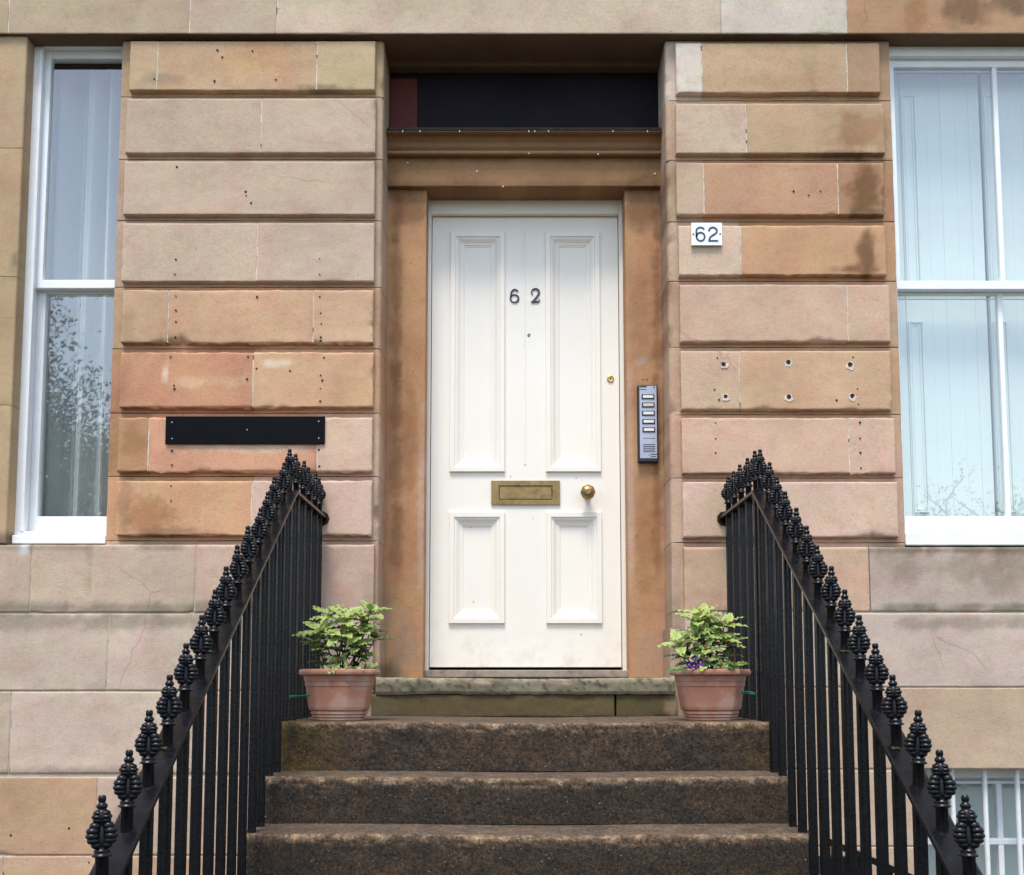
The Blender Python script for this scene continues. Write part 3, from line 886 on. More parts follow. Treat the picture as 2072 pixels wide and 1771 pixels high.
def sash_window(label, gx0, gx1, zpx, bars, stile, frame, sill_px, s0, s1):
    """gx0..gx1 glass; zpx = (top of glass, meeting rail top, meeting rail bottom, bottom of glass, bottom of rail)"""
    gt, m0, m1, gb, rb = zpx
    yf, yu, yl = 0.075, 0.105, 0.145
    zt = Z(gt, yu); zm0 = Z(m0, yu); zm1 = Z(m1, yl); zb = Z(gb, yl); zr = Z(rb, yl); zs_ = Z(sill_px, 0.045)
    x0, x1 = gx0 - stile - frame, gx1 + stile + frame
    mb = MB()
    frame_box(mb, x0, x1, zs_, ZL + 0.0, yf, 0.21, frame, (zr - zs_), ZL - zt - 0.035, 0.003)
    mb.box(x0 + frame - 0.004, x0 + frame + 0.012, yf - 0.004, yf + 0.02, zr, zt + 0.03, 0.003)
    mb.box(x1 - frame - 0.012, x1 - frame + 0.004, yf - 0.004, yf + 0.02, zr, zt + 0.03, 0.003)
    mb.box(s0, s1, 0.040, yf + 0.01, zs_ - 0.012, zs_ + (zr - zs_) * 0.55, 0.004)
    w = mb.build('sash_window', WHITE, house); w['label'] = label
    for (za, zc, y, wt, wb) in ((zm1 + 0.0, zt + 0.035, yu, 0.035, zm0 - zm1), (zr, zm0, yl, zm0 - zm1 + 0.006, zb - zr)):
        mb = MB()
        frame_box(mb, gx0 - stile, gx1 + stile, za, zc, y, y + 0.036, stile, wb, wt, 0.003)
        for bx in bars:
            mb.box(bx - 0.011, bx + 0.011, y + 0.003, y + 0.034, za + wb - 0.002, zc - wt + 0.002, 0.004)
        mb.build('sash', WHITE, w)
        ed = [gx0 - 0.006] + [q for b_ in bars for q in (b_, b_)] + [gx1 + 0.006]
        for k in range(0, len(ed), 2):
            mb = MB()
            yy_ = y + 0.018
            mb.add([(ed[k], yy_, za + wb - 0.008), (ed[k + 1], yy_, za + wb - 0.008), (ed[k + 1], yy_, zc - wt + 0.008), (ed[k], yy_, zc - wt + 0.008)], [(0, 1, 2, 3)])
            p = mb.build('pane', GLASS, w)
    return w


def room(x0, x1, z0, z1, y0, y1):
    mb = MB()
    V = [(x0, y0, z0), (x1, y0, z0), (x1, y0, z1), (x0, y0, z1), (x0, y1, z0), (x1, y1, z0), (x1, y1, z1), (x0, y1, z1)]
    mb.add(V, [(4, 5, 6, 7), (0, 4, 7, 3), (1, 2, 6, 5), (0, 1, 5, 4), (3, 7, 6, 2)])
    return mb.build('room_lining', ROOM, house)


gL0 = 0.5 * (X(97, 340, 0.12) + X(86, 820, 0.15))
gL1 = X(236, 600, 0.12) + 0.08
wl_ = sash_window('tall narrow sash window with a sheer curtain behind the glass', gL0, gL1, (118, 566, 590, 1045, 1080), [], 0.036, 0.062, 1095, WL_OPEN + 0.004, LX0 - 0.003)
room(gL0 - 0.25, gL1 + 0.3, Z(1110), ZL + 0.05, 0.22, 1.4)
mb = MB(); mb.box(gL0 - 0.1, gL1 + 0.2, 0.215, 0.245, Z(139, 0.24), ZL + 0.04, 0.004)
mb.build('pelmet', ROLLER, wl_)

gR0 = 0.5 * (X(1812, 340, 0.12) + X(1824, 820, 0.15))
bR = 0.5 * (X(2019, 340, 0.12) + X(2031, 820, 0.15))
gR1 = 2 * bR - gR0
wr = sash_window('broad sash window with white shutters closed behind its panes', gR0, gR1, (136, 568, 592, 1045, 1070), [bR], 0.04, 0.05, 1098, RX1 + 0.003, WR_OPEN1 - 0.004)
room(gR0 - 0.2, gR1 + 0.2, Z(1110), ZL + 0.05, 0.22, 1.4)
# folded shutters behind the panes
zs0, zs1 = Z(1062, 0.26), ZL
gapx = X(2000, 700, 0.25)
sh_edges = [(gR0 - 0.10, X(1832, 600, 0.25), False), (X(1833, 600, 0.25), gapx, True), (gapx + 0.016, gapx + 0.016 + (gapx - X(1833, 600, 0.25)), True), (gapx + 0.018 + (gapx - X(1833, 600, 0.25)), gR1 + 0.12, False)]
for (xa, xb, pan) in sh_edges:
    mb = MB()
    mid = Z(606, 0.25)
    for za, zb in ((zs0, mid - 0.003), (mid + 0.003, zs1 - 0.03)):
        if not pan:
            mb.box(xa, xb, 0.25, 0.275, za, zb, 0.002)
            continue
        fr = [0.0, 0.33, 0.50, 0.69, 0.86, 1.0]
        for q in range(5):
            mb.box(xa + (xb - xa) * fr[q] + 0.0002, xa + (xb - xa) * fr[q + 1] - 0.0002, 0.25 + 0.0012 * (q % 2), 0.275, za, zb, 0.0012)
        # raised moulding round the narrow panel at the hinge side
        xm0, xm1, zm_0, zm_1 = xa + 0.004, xa + 0.072, za + 0.05, zb - 0.10
        for k_, (o_, y_) in enumerate(((0.0, 0.238), (0.011, 0.243))):
            w_ = 0.009
            frame_box(mb, xm0 + o_, xm1 - o_, zm_0 + o_, zm_1 - o_, y_, 0.252, w_, b=0.003)
    mb.build('shutter', SHUT, wr)

# sheer curtain (hangs inside: a thing of its own)
mb = MB()
V, F, C = [], [], []
nx_, nz_ = 420, 20
cx0, cx1 = gL0 - 0.13, gL1 + 0.16
cz0, cz1 = Z(1062, 0.26), Z(120, 0.26)
for j in range(nz_ + 1):
    for i in range(nx_ + 1):
        u = i / nx_; v = j / nz_
        ph = u * 34 + 1.5 * math.sin(u * 11 + 1.3) + 0.25 * math.sin(v * 2.2 + u * 7)
        y = 0.325 + 0.052 * math.tanh(3.2 * math.sin(ph) + 0.5) + 0.007 * math.sin(ph * 2.7 + v * 1.5) + 0.004 * math.sin(ph * 5.3)
        V.append((cx0 + (cx1 - cx0) * u + 0.004 * math.sin(ph * 0.5 + v), y, cz0 + (cz1 - cz0) * v))
for j in range(nz_):
    for i in range(nx_):
        a = j * (nx_ + 1) + i
        F.append((a, a + 1, a + nx_ + 2, a + nx_ + 1))
mb.add(V, F, smooth=True)
tag(mb.build('curtain', CLOTH), 'sheer white curtain hanging in folds behind the tall narrow window', 'curtain')

# basement window with bars
mb = MB()
zb1 = Z(1557, 0.0); zb0 = -1.75
mb.box(BX0 - 0.02, BX1 + 0.02, 0.155, 0.20, zb1 - 0.05, zb1 + 0.02, 0.003)
bw = mb.build('basement_window', WHITE, house)
bw['label'] = 'low white window behind white iron bars'
mb = MB()
zh_ = Z(1580, 0.15)
frame_box(mb, BX0 - 0.03, BX1 + 0.03, zb0, zh_, 0.14, 0.18, 0.05, 0.06, 0.012)
vx = [X(1860 + 0, 1640, 0.15) + 0.03, X(2010, 1640, 0.15) + 0.02, X(2150, 1640, 0.15)]
for q in (X(2022, 1640, 0.15), X(2170, 1640, 0.15)):
    mb.box(q - 0.012, q + 0.012, 0.143, 0.177, zb0 + 0.05, zh_ - 0.01, 0.004)
zq = Z(1703, 0.15)
mb.box(BX0, BX1, 0.1415, 0.176, zq - 0.013, zq + 0.013, 0.004)
mb.build('sash', WHITE, bw)
mb = MB(); mb.add([(BX0 - 0.02, 0.165, zb0), (BX1 + 0.02, 0.165, zb0), (BX1 + 0.02, 0.165, zh_), (BX0 - 0.02, 0.165, zh_)], [(0, 1, 2, 3)])
mb.build('pane', GLASS, bw)
mb = MB(); mb.box(BX0 - 0.05, BX1 + 0.05, 0.24, 0.25, zb0 - 0.02, zb1 + 0.03)
mb.build('blind', SHUT, bw)
for q in range(-1, 6):
    xq = X(1996 + 66 * q, 1680, 0.06)
    if BX0 + 0.01 < xq < BX1 - 0.01:
        mb = MB()
        mb.tube([(xq, 0.06, zb0), (xq, 0.06, zb1 + 0.01)], 0.0105, 10)
        mb.build('bar', BARW, bw)

# ------------------------------------------------------------------ steps
steps = thing('stone_steps', (0.047, -1.6, PAV), 'worn dark stone steps climbing to the cream door', 'steps')
XL0, XR0 = -0.803, 0.895
RUN = 0.26
YL = 3.86 + CAMY                         # front of the landing
levels = [0.0, -0.168, -0.316] + [-0.316 - 0.15 * k for k in range(1, 7)]


def railx(side, z):
    """x of a railing at distance z from the camera plane"""
    return (-0.806 + 0.0270 * max(0, 3.92 - z)) if side < 0 else (0.900 - 0.030 * max(0, 3.92 - z))


def step_mesh(x0, x1, yfront, yback, ztop, zbot, seed, moss=False, pale=None):
    mb = MB()
    nxs = int((x1 - x0) / 0.011)
    sec = []
    r = 0.016
    nb = max(3, int((yback - yfront) / 0.02))
    for i in range(nb): sec.append((yback + (yfront + r - yback) * i / nb, ztop, 't', i / nb))
    for i in range(6):
        a = i / 5 * math.pi / 2
        sec.append((yfront + r - r * math.sin(a), ztop - r + r * math.cos(a), 'n', i / 5))
    nr = max(4, int((ztop - zbot) / 0.011))
    for i in range(1, nr + 1): sec.append((yfront, ztop - r + (zbot - ztop + r) * i / nr, 'r', i / nr))
    V, C = [], []
    for i in range(nxs + 1):
        x = x0 + (x1 - x0) * i / nxs
        sag = -0.006 * math.exp(-((x - 0.1) / 0.35) ** 2)
        for y, z, k, t in sec:
            n1, n2 = N(x * 18 + seed, y * 18, z * 18), N(x * 60, y * 60 + seed, z * 60)
            dy = dz = 0
            if k == 't': dz = sag + 0.0012 * n2
            elif k == 'n': dz = sag * 0.9 - 0.006 * abs(n1) - 0.003 * n2; dy = 0.005 * abs(n1) + 0.0025 * n2
            else: dy = 0.0035 * n1 + 0.002 * n2; dz = sag * (1 - t)
            if pale:
                dy *= 1.15
                if k == 'r': dz += t * (0.004 * N(x * 5, 9.0, seed) + 0.003 * N(x * 24, 4.0, seed))
            V.append((x, y + dy, z + dz))
            n3 = N(x * 2.2 + seed, 1.0, z * 5 + y * 3)
            dark, brown, tan = SD(70, 63, 55), SD(92, 77, 63), SD(158, 138, 114)
            if pale: dark, brown, tan = pale
            if k == 't': c = mixc(SD(132, 118, 104) if not pale else tan, brown, 0.35 + 0.5 * n1)
            elif k == 'n': c = mixc(tan, brown, min(1, max(0, 0.25 + t * t * 0.8 + 1.5 * n1 + 1.0 * n2)))
            else:
                c = mixc(dark, brown, min(1, max(0, 0.40 + 0.8 * n3 + 0.6 * n1 - 0.25 * (1 - t))))
                if t < 0.16: c = mixc(c, tan, min(1, max(0, (0.16 - t) * 5 * (n1 * 1.6 + n2 * 1.3 + 0.25))))
                if t > 0.9: c = mixc(c, dark, 0.6)
            if pale:
                n4 = N(x * 9 + seed, z * 14, 2.0)
                c = mixc(c, SD(96, 92, 66, 0.5), min(1, max(0, 0.22 + 0.6 * n4 + 0.35 * n2)))
                if t > 0.82 and k == 'r': c = mixc(c, SD(60, 54, 42), 0.7)
                if abs(n1) < 0.04 and k != 't': c = mixc(c, SD(54, 48, 38), 0.6)
            if moss:
                w = max(sstep(x0 + 0.30, x0, x), 0.35 * sstep(x1 - 0.3, x1, x)) * (0.7 + 0.6 * n1) * (1.0 if k != 't' else 0.6)
                c = mixc(c, SD(112, 92, 44), min(1, max(0, w)))
            C.append(c)
    m = len(sec)
    F = [(i * m + k, (i + 1) * m + k, (i + 1) * m + k + 1, i * m + k + 1) for i in range(nxs) for k in range(m - 1)]
    mb.add(V, F, cols=C, smooth=True)
    for i in (0, nxs):
        s_ = V[i * m:(i + 1) * m] + [(V[i * m][0], yback, zbot)]
        mb.add(s_, [tuple(range(len(s_)))], SD(64, 54, 42))
    return mb


for k, zt_ in enumerate(levels):
    yf_ = YL - RUN * k
    zmid = yf_ - CAMY
    xa, xb = railx(-1, zmid) - 0.030, railx(1, zmid) + 0.030
    yb_ = (yf_ + RUN + 0.012) if k else 0.026
    zb_ = levels[k + 1] - 0.002 if k + 1 < len(levels) else PAV
    s_ = step_mesh(xa, xb, yf_, yb_, zt_, zb_, k * 4.7, moss=(k == 0)).build('step', STEP, steps)
# solid body under the steps
mb = MB()
pr = [(0.0, -0.03)] + [p for k in range(len(levels) - 1) for p in ((YL - RUN * k + 0.03, levels[k] - 0.03), (YL - RUN * k + 0.03, levels[k + 1] - 0.03))] + [(YL - RUN * 8 + 0.03, -1.40), (YL - RUN * 8 + 0.03, -2.8), (0.0, -2.8)]
mb.sweep_x(pr, -0.78, 0.87, S(150, 124, 98))
mb.build('stair_body', STONE, steps)
# threshold: pale slab over a mossy riser
sx0, sx1 = LX1 + 0.002, X(1366, 1390, -0.01)
mb = step_mesh(sx0, sx1, -0.012, 0.34, ZSL, Z(1405, -0.01), 33.0, pale=(SD(150, 143, 120, 0.62), SD(166, 156, 134, 0.62), SD(184, 172, 148, 0.62)))
mb.build('threshold', STONE, steps)
mb = MB()
stone(mb, sx0 - 0.02, X(1243, 1425), -0.004, Z(1405.5, -0.01), -0.004, 0.05, SD(112, 98, 68, 0.6), (0.004, 0.003, 0.004, 0.004), 0.9, seed=301, step=0.01, wav=0.003)
stone(mb, X(1247, 1425), sx1 + 0.01, -0.004, Z(1405.5, -0.01), -0.002, 0.05, SD(106, 94, 64, 0.6), (0.004, 0.003, 0.004, 0.004), 0.9, seed=302, step=0.01, wav=0.003)
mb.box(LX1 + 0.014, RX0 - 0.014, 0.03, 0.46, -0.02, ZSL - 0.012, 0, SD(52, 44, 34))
mb.build('threshold_riser', STONE, steps)

# ------------------------------------------------------------------ railings
BARH = 0.832                              # top of the bar over the landing
SLOPE = 0.564
ZC = 3.935                                # corner, distance from the camera plane


def barz(z): return BARH - SLOPE * max(0, ZC - z)
def treadz(z):
    y = z + CAMY
    if y >= YL: return 0.0
    k = int((YL - y) / RUN) + 1
    return levels[min(k, 8)] if k < 9 else PAV


def finial_mesh():
    mb = MB()
    mb.lathe([(0.0150, -0.012), (0.0150, 0.050), (0.0165, 0.051), (0.0225, 0.053), (0.0228, 0.056), (0.018, 0.058), (0.0172, 0.062), (0.0185, 0.064), (0.0170, 0.067), (0.0130, 0.069),
              (0.0155, 0.075), (0.0165, 0.083), (0.0150, 0.096), (0.0135, 0.108), (0.0115, 0.115), (0.0100, 0.119),
              (0.0130, 0.123), (0.0155, 0.129), (0.0165, 0.136), (0.0155, 0.144), (0.0125, 0.150), (0.0092, 0.153), (0.0108, 0.1545), (0.0128, 0.158), (0.0122, 0.162), (0.0085, 0.165),
              (0.0072, 0.168), (0.0088, 0.170), (0.0094, 0.176), (0.0085, 0.180), (0.0060, 0.182)], (0, 0, 0), 14)
    def blob(cx, cy, cz, rx, ry, rz, ca, sa, nu=7, nv=10):
        V, F = [], []
        for i in range(nu + 1):
            th = math.pi * i / nu
            for k in range(nv):
                ph = 2 * math.pi * k / nv
                lx, ly = cx + rx * math.sin(th) * math.cos(ph), cy + ry * math.sin(th) * math.sin(ph)
                V.append((lx * ca - ly * sa, lx * sa + ly * ca, cz + rz * math.cos(th)))
        for i in range(nu):
            for k in range(nv):
                F.append((i * nv + k, i * nv + (k + 1) % nv, (i + 1) * nv + (k + 1) % nv, (i + 1) * nv + k))
        mb.add(V, F, smooth=True)
    for a in (0, 120, 240):
        ca, sa = math.cos(R(a)), math.sin(R(a))
        # a clenched scroll: four stacked ridges closing over a tapering stem
        for r_, z_, rx, ry in ((0.0165, 0.1180, 0.0135, 0.0130), (0.0215, 0.1080, 0.0165, 0.0155), (0.0225, 0.0975, 0.0170, 0.0160), (0.0200, 0.0875, 0.0160, 0.0145)):
            blob(r_, 0, z_, rx, ry, 0.0092, ca, sa)
        blob(0.0135, 0, 0.0775, 0.0125, 0.0125, 0.0090, ca, sa)
        for r_, z_, rx in ((0.0100, 0.1445, 0.0112), (0.0125, 0.1370, 0.0128), (0.0110, 0.1295, 0.0116)):
            blob(r_, 0, z_, rx, rx * 1.05, 0.0064, ca, sa, 6, 8)
    return mb


def baluster_mesh(h):
    """reeded bar: a square with softened arrises and a shallow flute on each face"""
    mb = MB()
    a = 0.0120
    sec = []
    for q in range(4):
        for (u, v) in ((-0.72, 1.0), (-0.30, 1.0), (0.0, 0.86), (0.30, 1.0), (0.72, 1.0), (0.94, 0.94)):
            t = q * math.pi / 2
            x, y = u * a, -v * a
            sec.append((x * math.cos(t) - y * math.sin(t), x * math.sin(t) + y * math.cos(t)))
    n = len(sec)
    V = [(x, y, 0) for x, y in sec] + [(x, y, h) for x, y in sec]
    mb.add(V, [(i, (i + 1) % n, n + (i + 1) % n, n + i) for i in range(n)])
    return mb


FIN = None


def railing(side, label, zland):
    global FIN
    r0 = railx(side, 4.2)
    root = thing('iron_railing', (railx(side, ZC), ZC + CAMY, 0), label, 'railing', 'railings beside the steps')
    mb = MB()
    w, th = 0.030, 0.011
    # landing bar from the wall to the corner, then the sloping bar down the steps
    zend = 1.70
    V = []
    st = [(4.556, r0), (ZC, railx(side, ZC)), (zend, railx(side, zend))]
    for z, x in st:
        zz_ = barz(z)
        for dx_, dz_ in ((-w, 0), (-w + 0.004, 0.002), (w - 0.004, 0.002), (w, 0), (w, -th), (-w, -th)):
            V.append((x + dx_, z + CAMY, zz_ + dz_ - 0.002))
    F = []
    for i in range(2):
        for k in range(6): F.append((i * 6 + k, i * 6 + (k + 1) % 6, i * 6 + 6 + (k + 1) % 6, i * 6 + 6 + k))
    F += [tuple(range(6)), tuple(range(12, 18))]
    mb.add(V, F)
    # lump of lead where the bar enters the wall
    V = []
    mb.lathe([(0.026, -0.012), (0.03, -0.004), (0.034, 0.004)], (r0 - side * 0.01, 0.0, BARH - 0.012), 9, axis='y')
    mb.build('handrail', IRON, root)
    places = [(z, -side * 0.004 + railx(side, z)) for z in zland] + [(3.925 - 0.133 * k, railx(side, 3.925 - 0.133 * k)) for k in range(15)]
    for i, (z, x) in enumerate(places):
        b0 = treadz(z); h = barz(z) - 0.010 - b0
        b = baluster_mesh(h).build('baluster', IRON, root)
        b.location = (x, z + CAMY, b0)
        b.rotation_euler = (0, 0, R(rnd.uniform(-7, 7)))
        if FIN is None:
            f = finial_mesh().build('finial', IRON, None)
            FIN = f.data
        else:
            f = bpy.data.objects.new('finial', FIN); COL.objects.link(f)
        f.parent = b
        f.location = (0, 0, h + 0.008)
        f.scale = (0.80, 0.80, 0.86)
        f.rotation_euler = (rnd.uniform(-0.035, 0.035), rnd.uniform(-0.035, 0.035), R((230 if side < 0 else -50) + rnd.uniform(-14, 14)))
    # moss and paint crumbs at the foot of some finials
    mb = MB()
    for i in (8, 11, 14):
        z = 3.925 - 0.133 * i + 0.0
        x = railx(side, z) - 0.012
        for q in range(11):
            px_, py_ = x + rnd.uniform(-0.008, 0.016), z + CAMY - 0.018 + rnd.uniform(-0.003, 0.003)
            bz = barz(py_ - CAMY) + 0.002
            mb.lathe([(0.0005, -0.002), (0.0035, 0.0), (0.0022, 0.003)], (px_, py_, bz), 6)
    mb.build('moss_tufts', MOSS, root)
    return root


railing(-1, 'black iron railing with knobbed finials beside the blank black plate', [4.035, 4.16, 4.29, 4.415, 4.52])
railing(1, 'black iron railing with knobbed finials beside the barred basement window', [3.975, 4.105, 4.235, 4.365, 4.49])

# railing of the stair down to the basement, behind the right hand balusters
ar = thing('basement_stair_railing', (1.6, -0.33, -2.6), 'low black railing sloping down to the basement window', 'railing')
mb = MB()
ya = -0.33
p0 = at(1668, 1692, ya); p1 = at(2100, 1880, ya)
d = Vector((p1[0] - p0[0], 0, p1[1] - p0[1]))
w = 0.038
V = []
for p in (p0, p1):
    V += [(p[0], ya - w, p[1]), (p[0], ya + w, p[1]), (p[0], ya + w, p[1] - 0.026), (p[0], ya - w, p[1] - 0.026)]
mb.add(V, [(0, 1, 5, 4), (1, 2, 6, 5), (2, 3, 7, 6), (3, 0, 4, 7), (0, 1, 2, 3), (4, 5, 6, 7)])
mb.build('handrail', IRON, ar)
for k in range(8):
    t = (k + 0.4) / 8
    x, z = p0[0] + d.x * t, p0[1] + d.z * t - 0.010
    mb = MB(); mb.box(x - 0.014, x + 0.014, ya - 0.014, ya + 0.014, -2.6 if k in (0, 4, 7) else z - 0.55, z, 0.003)
    mb.build('baluster', IRON, ar)
mb = MB()
q0 = (p0[0], p0[1] - 0.075); q1 = (p0[0] + 0.16, p0[1] - 0.075)
mb.box(q0[0] - 0.02, q1[0], ya - 0.02, ya + 0.02, q0[1] - 0.07, q0[1], 0.003)
mb.sweep_x([(ya - 0.014, p0[1] - 0.55), (ya + 0.014, p0[1] - 0.55), (ya + 0.014, p0[1] - 0.53), (ya - 0.014, p0[1] - 0.53)], p0[0], p0[0] + 0.1)
mb.build('bracket', IRON, ar)

# ------------------------------------------------------------------ signs and entry phone
mb = MB()
ex0, ex1, ez0, ez1 = X(336, 871, 0), X(658, 871, 0), Z(899.5), Z(843.5)
mb.box(ex0, ex1, -0.009, -0.0025, ez0, ez1, 0.0012)
pl = tag(mb.build('blank_plate', BLACKP), 'blank black name plate screwed to the orange stained pilaster', 'sign')
for sx, sy in ((348, 855), (348, 888), (500, 870), (645, 853), (645, 887)):
    x, z = at(sx, sy, -0.009)
    mb = MB(); mb.lathe([(0.0032, 0.0), (0.0032, -0.0008), (0.002, -0.0014)], (x, -0.009, z), 10, axis='y')
    mb.build('screw', SCREW, pl)

mb = MB()
nx0, nx1, nz0, nz1 = X(1398, 476, 0), X(1460, 476, 0), Z(499), Z(453.5)
mb.box(nx0, nx1, -0.014, -0.001, nz0, nz1, 0.0012)
npz = tag(mb.build('number_plate', SIGNW), 'small white plate reading 62 on the pale stone beside the door', 'sign')
W_, H_ = nx1 - nx0, nz1 - nz0
def np_(u, v): return (nx0 + W_ * (u - 250) / 1500, nz1 - H_ * (v - 350) / 1110)
mb = MB()
sw = W_ * 88 / 1500
six = [np_(870, 690), np_(835, 645), np_(790, 610)] + [np_(690 - 200 * math.sin(R(a)), 760 - 170 * math.cos(R(a))) for a in range(-12, 91, 15)] + [np_(492, 830), np_(494, 1000)] + \
      [np_(695 + 198 * math.cos(R(a)), 1045 + 205 * math.sin(R(a))) for a in range(180, -185, -14)]
mb.stroke(six, sw, -0.0135, 0.002)
two = [np_(1105, 770), np_(1108, 730)] + [np_(1300 + 192 * math.cos(R(a)), 760 - 172 * math.sin(R(a))) for a in range(165, -40, -14)] + [np_(1400, 905), np_(1270, 985), np_(1165, 1070), np_(1120, 1150), np_(1112, 1240)]
mb.stroke(two, sw, -0.0139, 0.002)
mb.stroke([np_(1068, 1245), np_(1545, 1245)], sw, -0.0135, 0.0018)
mb.build('numerals', SIGNB, npz)
mb = MB()
for u, v in ((340, 920), (1650, 910)):
    x, z = np_(u, v); mb.disc(x, z, W_ * 42 / 1500, -0.0135, 0.002, 12)
mb.build('screws', SIGNB, npz)

mb = MB()
y_i = YP
ax0, ax1, az0, az1 = X(1289, 860, y_i), X(1330, 860, y_i), Z(938, y_i), Z(782, y_i)
mb.box(ax0, ax1, y_i - 0.030, y_i + 0.001, az0, az1, 0.006, seg=3)
ic = tag(mb.build('entry_phone', BLKCASE), 'grey door entry phone with five buttons on the stone pier', 'intercom')
aw, ah = ax1 - ax0, az1 - az0
def ip(u, v): return (ax0 + aw * (u - 228) / 315, az1 - ah * (v - 298) / 1240)
def ibox(mbx, u0, u1, v0, v1, y, th=0.003, b=0.0006, col=(1, 1, 1)):
    a, b_ = ip(u0, v1), ip(u1, v0)
    mbx.box(a[0], b_[0], y_i - y, y_i - y + th, a[1], b_[1], b, col)
mb = MB(); ibox(mb, 258, 522, 324, 1478, 0.0315); mb.build('face_plate', STEEL, ic)
for q, v in enumerate((497, 629, 761, 894, 1026)):
    mb = MB(); ibox(mb, 290 + q * 2, 488 + q * 2, v - 40, v + 40, 0.0345, 0.005, 0.001)
    bt = mb.build('button', BLKCASE, ic)
    mb = MB(); ibox(mb, 310 + q * 2, 470 + q * 2, v - 23, v + 21, 0.0358, 0.004, 0.0006, (0.62, 0.57, 0.40) if q == 1 else (0.76, 0.75, 0.71))
    lb = mb.build('name_slot', LABEL, bt)
for v in (1262, 1290, 1318, 1347, 1375):
    mb = MB(); ibox(mb, 304, 493, v - 6, v + 6, 0.0320, 0.002, 0); mb.build('speaker_slot', DARK, ic)
mb = MB(); ibox(mb, 303, 492, 1158, 1165, 0.0320, 0.002, 0); mb.build('engraved_line', DARK, ic)
for u0, u1, v0, v1 in ((262, 372, 326, 346), (258, 372, 372, 382), (478, 494, 328, 356), (418, 520, 1408, 1422), (424, 500, 1444, 1456)):
    mb = MB(); ibox(mb, u0, u1, v0, v1, 0.0320, 0.002, 0); mb.build('worn_patch', DARK, ic)
x, z = ip(400, 1432)
mb = MB(); mb.disc(x, z, 0.0022, y_i - 0.0315, 0.0012, 10); mb.build('screw', DARK, ic)
for sx, sy in ((1301, 768), (1309, 768), (1312, 950)):
    x, z = at(sx, sy, YP)
    mb = MB(); mb.disc(x, z, 0.0025, YP + 0.0005, 0.003, 9, jit=0.4); mb.build('screw_hole', DARK, surround)

# ------------------------------------------------------------------ pots and plants
def octo(a, b, c):
    return [(-a + c, -b), (a - c, -b), (a, -b + c), (a, b - c), (a - c, b), (-a + c, b), (-a, b - c), (-a, -b + c)]


def pot(x, y, rot, label):
    root = thing('plant_pot', (x, y, 0), label, 'plant pot', 'terracotta pots on the landing')
    root.rotation_euler = (0, 0, rot)
    root.scale = (1.04, 1.04, 1.0)
    mb = MB()
    prof = [(0.086, 0.0), (0.090, 0.004), (0.090, 0.010), (0.087, 0.012), (0.094, 0.014), (0.094, 0.021), (0.091, 0.023), (0.098, 0.025), (0.098, 0.031), (0.095, 0.034), (0.103, 0.040), (0.106, 0.050),
            (0.116, 0.122), (0.1165, 0.124), (0.1185, 0.1245), (0.1195, 0.140), (0.1185, 0.1415), (0.121, 0.1425), (0.1235, 0.160), (0.1235, 0.163),
            (0.135, 0.1645), (0.1395, 0.168), (0.1405, 0.175), (0.1390, 0.182), (0.134, 0.186), (0.124, 0.186), (0.119, 0.182), (0.118, 0.160), (0.117, 0.150)]
    V, F = [], []
    ns = 8
    P = []
    for a, z in prof:
        b, c = a * 0.74, a * 0.48
        o8 = octo(a, b, c)
        ring = []
        for k in range(8):                      # corners eased with two points each
            p, q, r_ = Vector(o8[k - 1]), Vector(o8[k]), Vector(o8[(k + 1) % 8])
            e = 0.008
            ring += [q + (p - q).normalized() * e, q + ((p - q).normalized() + (r_ - q).normalized()) * e * 0.28, q + (r_ - q).normalized() * e]
        P.append([(v.x, v.y, z) for v in ring])
    n = len(P[0])
    for ring in P: V += ring
    for i in range(len(P) - 1):
        for k in range(n): F.append((i * n + k, i * n + (k + 1) % n, (i + 1) * n + (k + 1) % n, (i + 1) * n + k))
    F.append(tuple(range(n)))
    mb.add(V, F)
    o = mb.build('pot_body', TERRA); o.parent = root
    mb = MB()
    a = 0.1175
    V = [(0, 0, 0.170)]; F = []
    ring = [(p[0], p[1], 0.158 + 0.006 * rnd.random()) for p in octo(a, a * 0.74, a * 0.48)]
    V += ring
    F = [(0, 1 + k, 1 + (k + 1) % 8) for k in range(8)]
    mb.add(V, F)
    o = mb.build('soil', SOIL); o.parent = root
    return root


YPOT = 4.03 + CAMY
PLX, PRX = -0.631, 0.729
pot(PLX, YPOT, R(-13), 'terracotta pot of a leafy shrub beside the dark stone pier, without flowers')
pot(PRX, YPOT + 0.02, R(12), 'terracotta pot with purple pansies at the rim')


def leaf(mb, base, d, up, L, Wd, ca, cb, curl, rs):
    """wavy edged leaf along d"""
    d = d.normalized(); sd = d.cross(up).normalized(); nr = sd.cross(d).normalized()
    V, C, F = [], [], []
    nl = 9
    ph = rs.random() * 6
    for i in range(nl + 1):
        t = i / nl
        wd = Wd * 0.5 * (math.sin(math.pi * min(1, t * 0.97 + 0.03) ** 0.9)) ** 0.92 + 0.0005
        bend = -curl * t * t
        for k, u in enumerate((-1, -0.5, 0, 0.5, 1)):
            wave = (0.0045 * math.sin(t * 26 + ph + u * 2) if abs(u) == 1 else 0.0012 * math.sin(t * 20 + ph))
            tooth = 1 + (0.075 * math.sin(t * 30 + ph * 2) if abs(u) == 1 else 0)
            fold = 0.20 * abs(u) * wd
            p = base + d * (L * t) + sd * (u * wd * tooth) + nr * (bend * L + fold + wave)
            V.append(p)
            m = sstep(0.35, 1.0, abs(u) + 0.35 * N(t * 9 + ph, u * 3, ph))
            C.append(mixc(ca, cb, m))
    for i in range(nl):
        for k in range(4): F.append((i * 5 + k, i * 5 + k + 1, i * 5 + 6 + k, i * 5 + 5 + k))
    mb.add(V, F, cols=C, smooth=True)


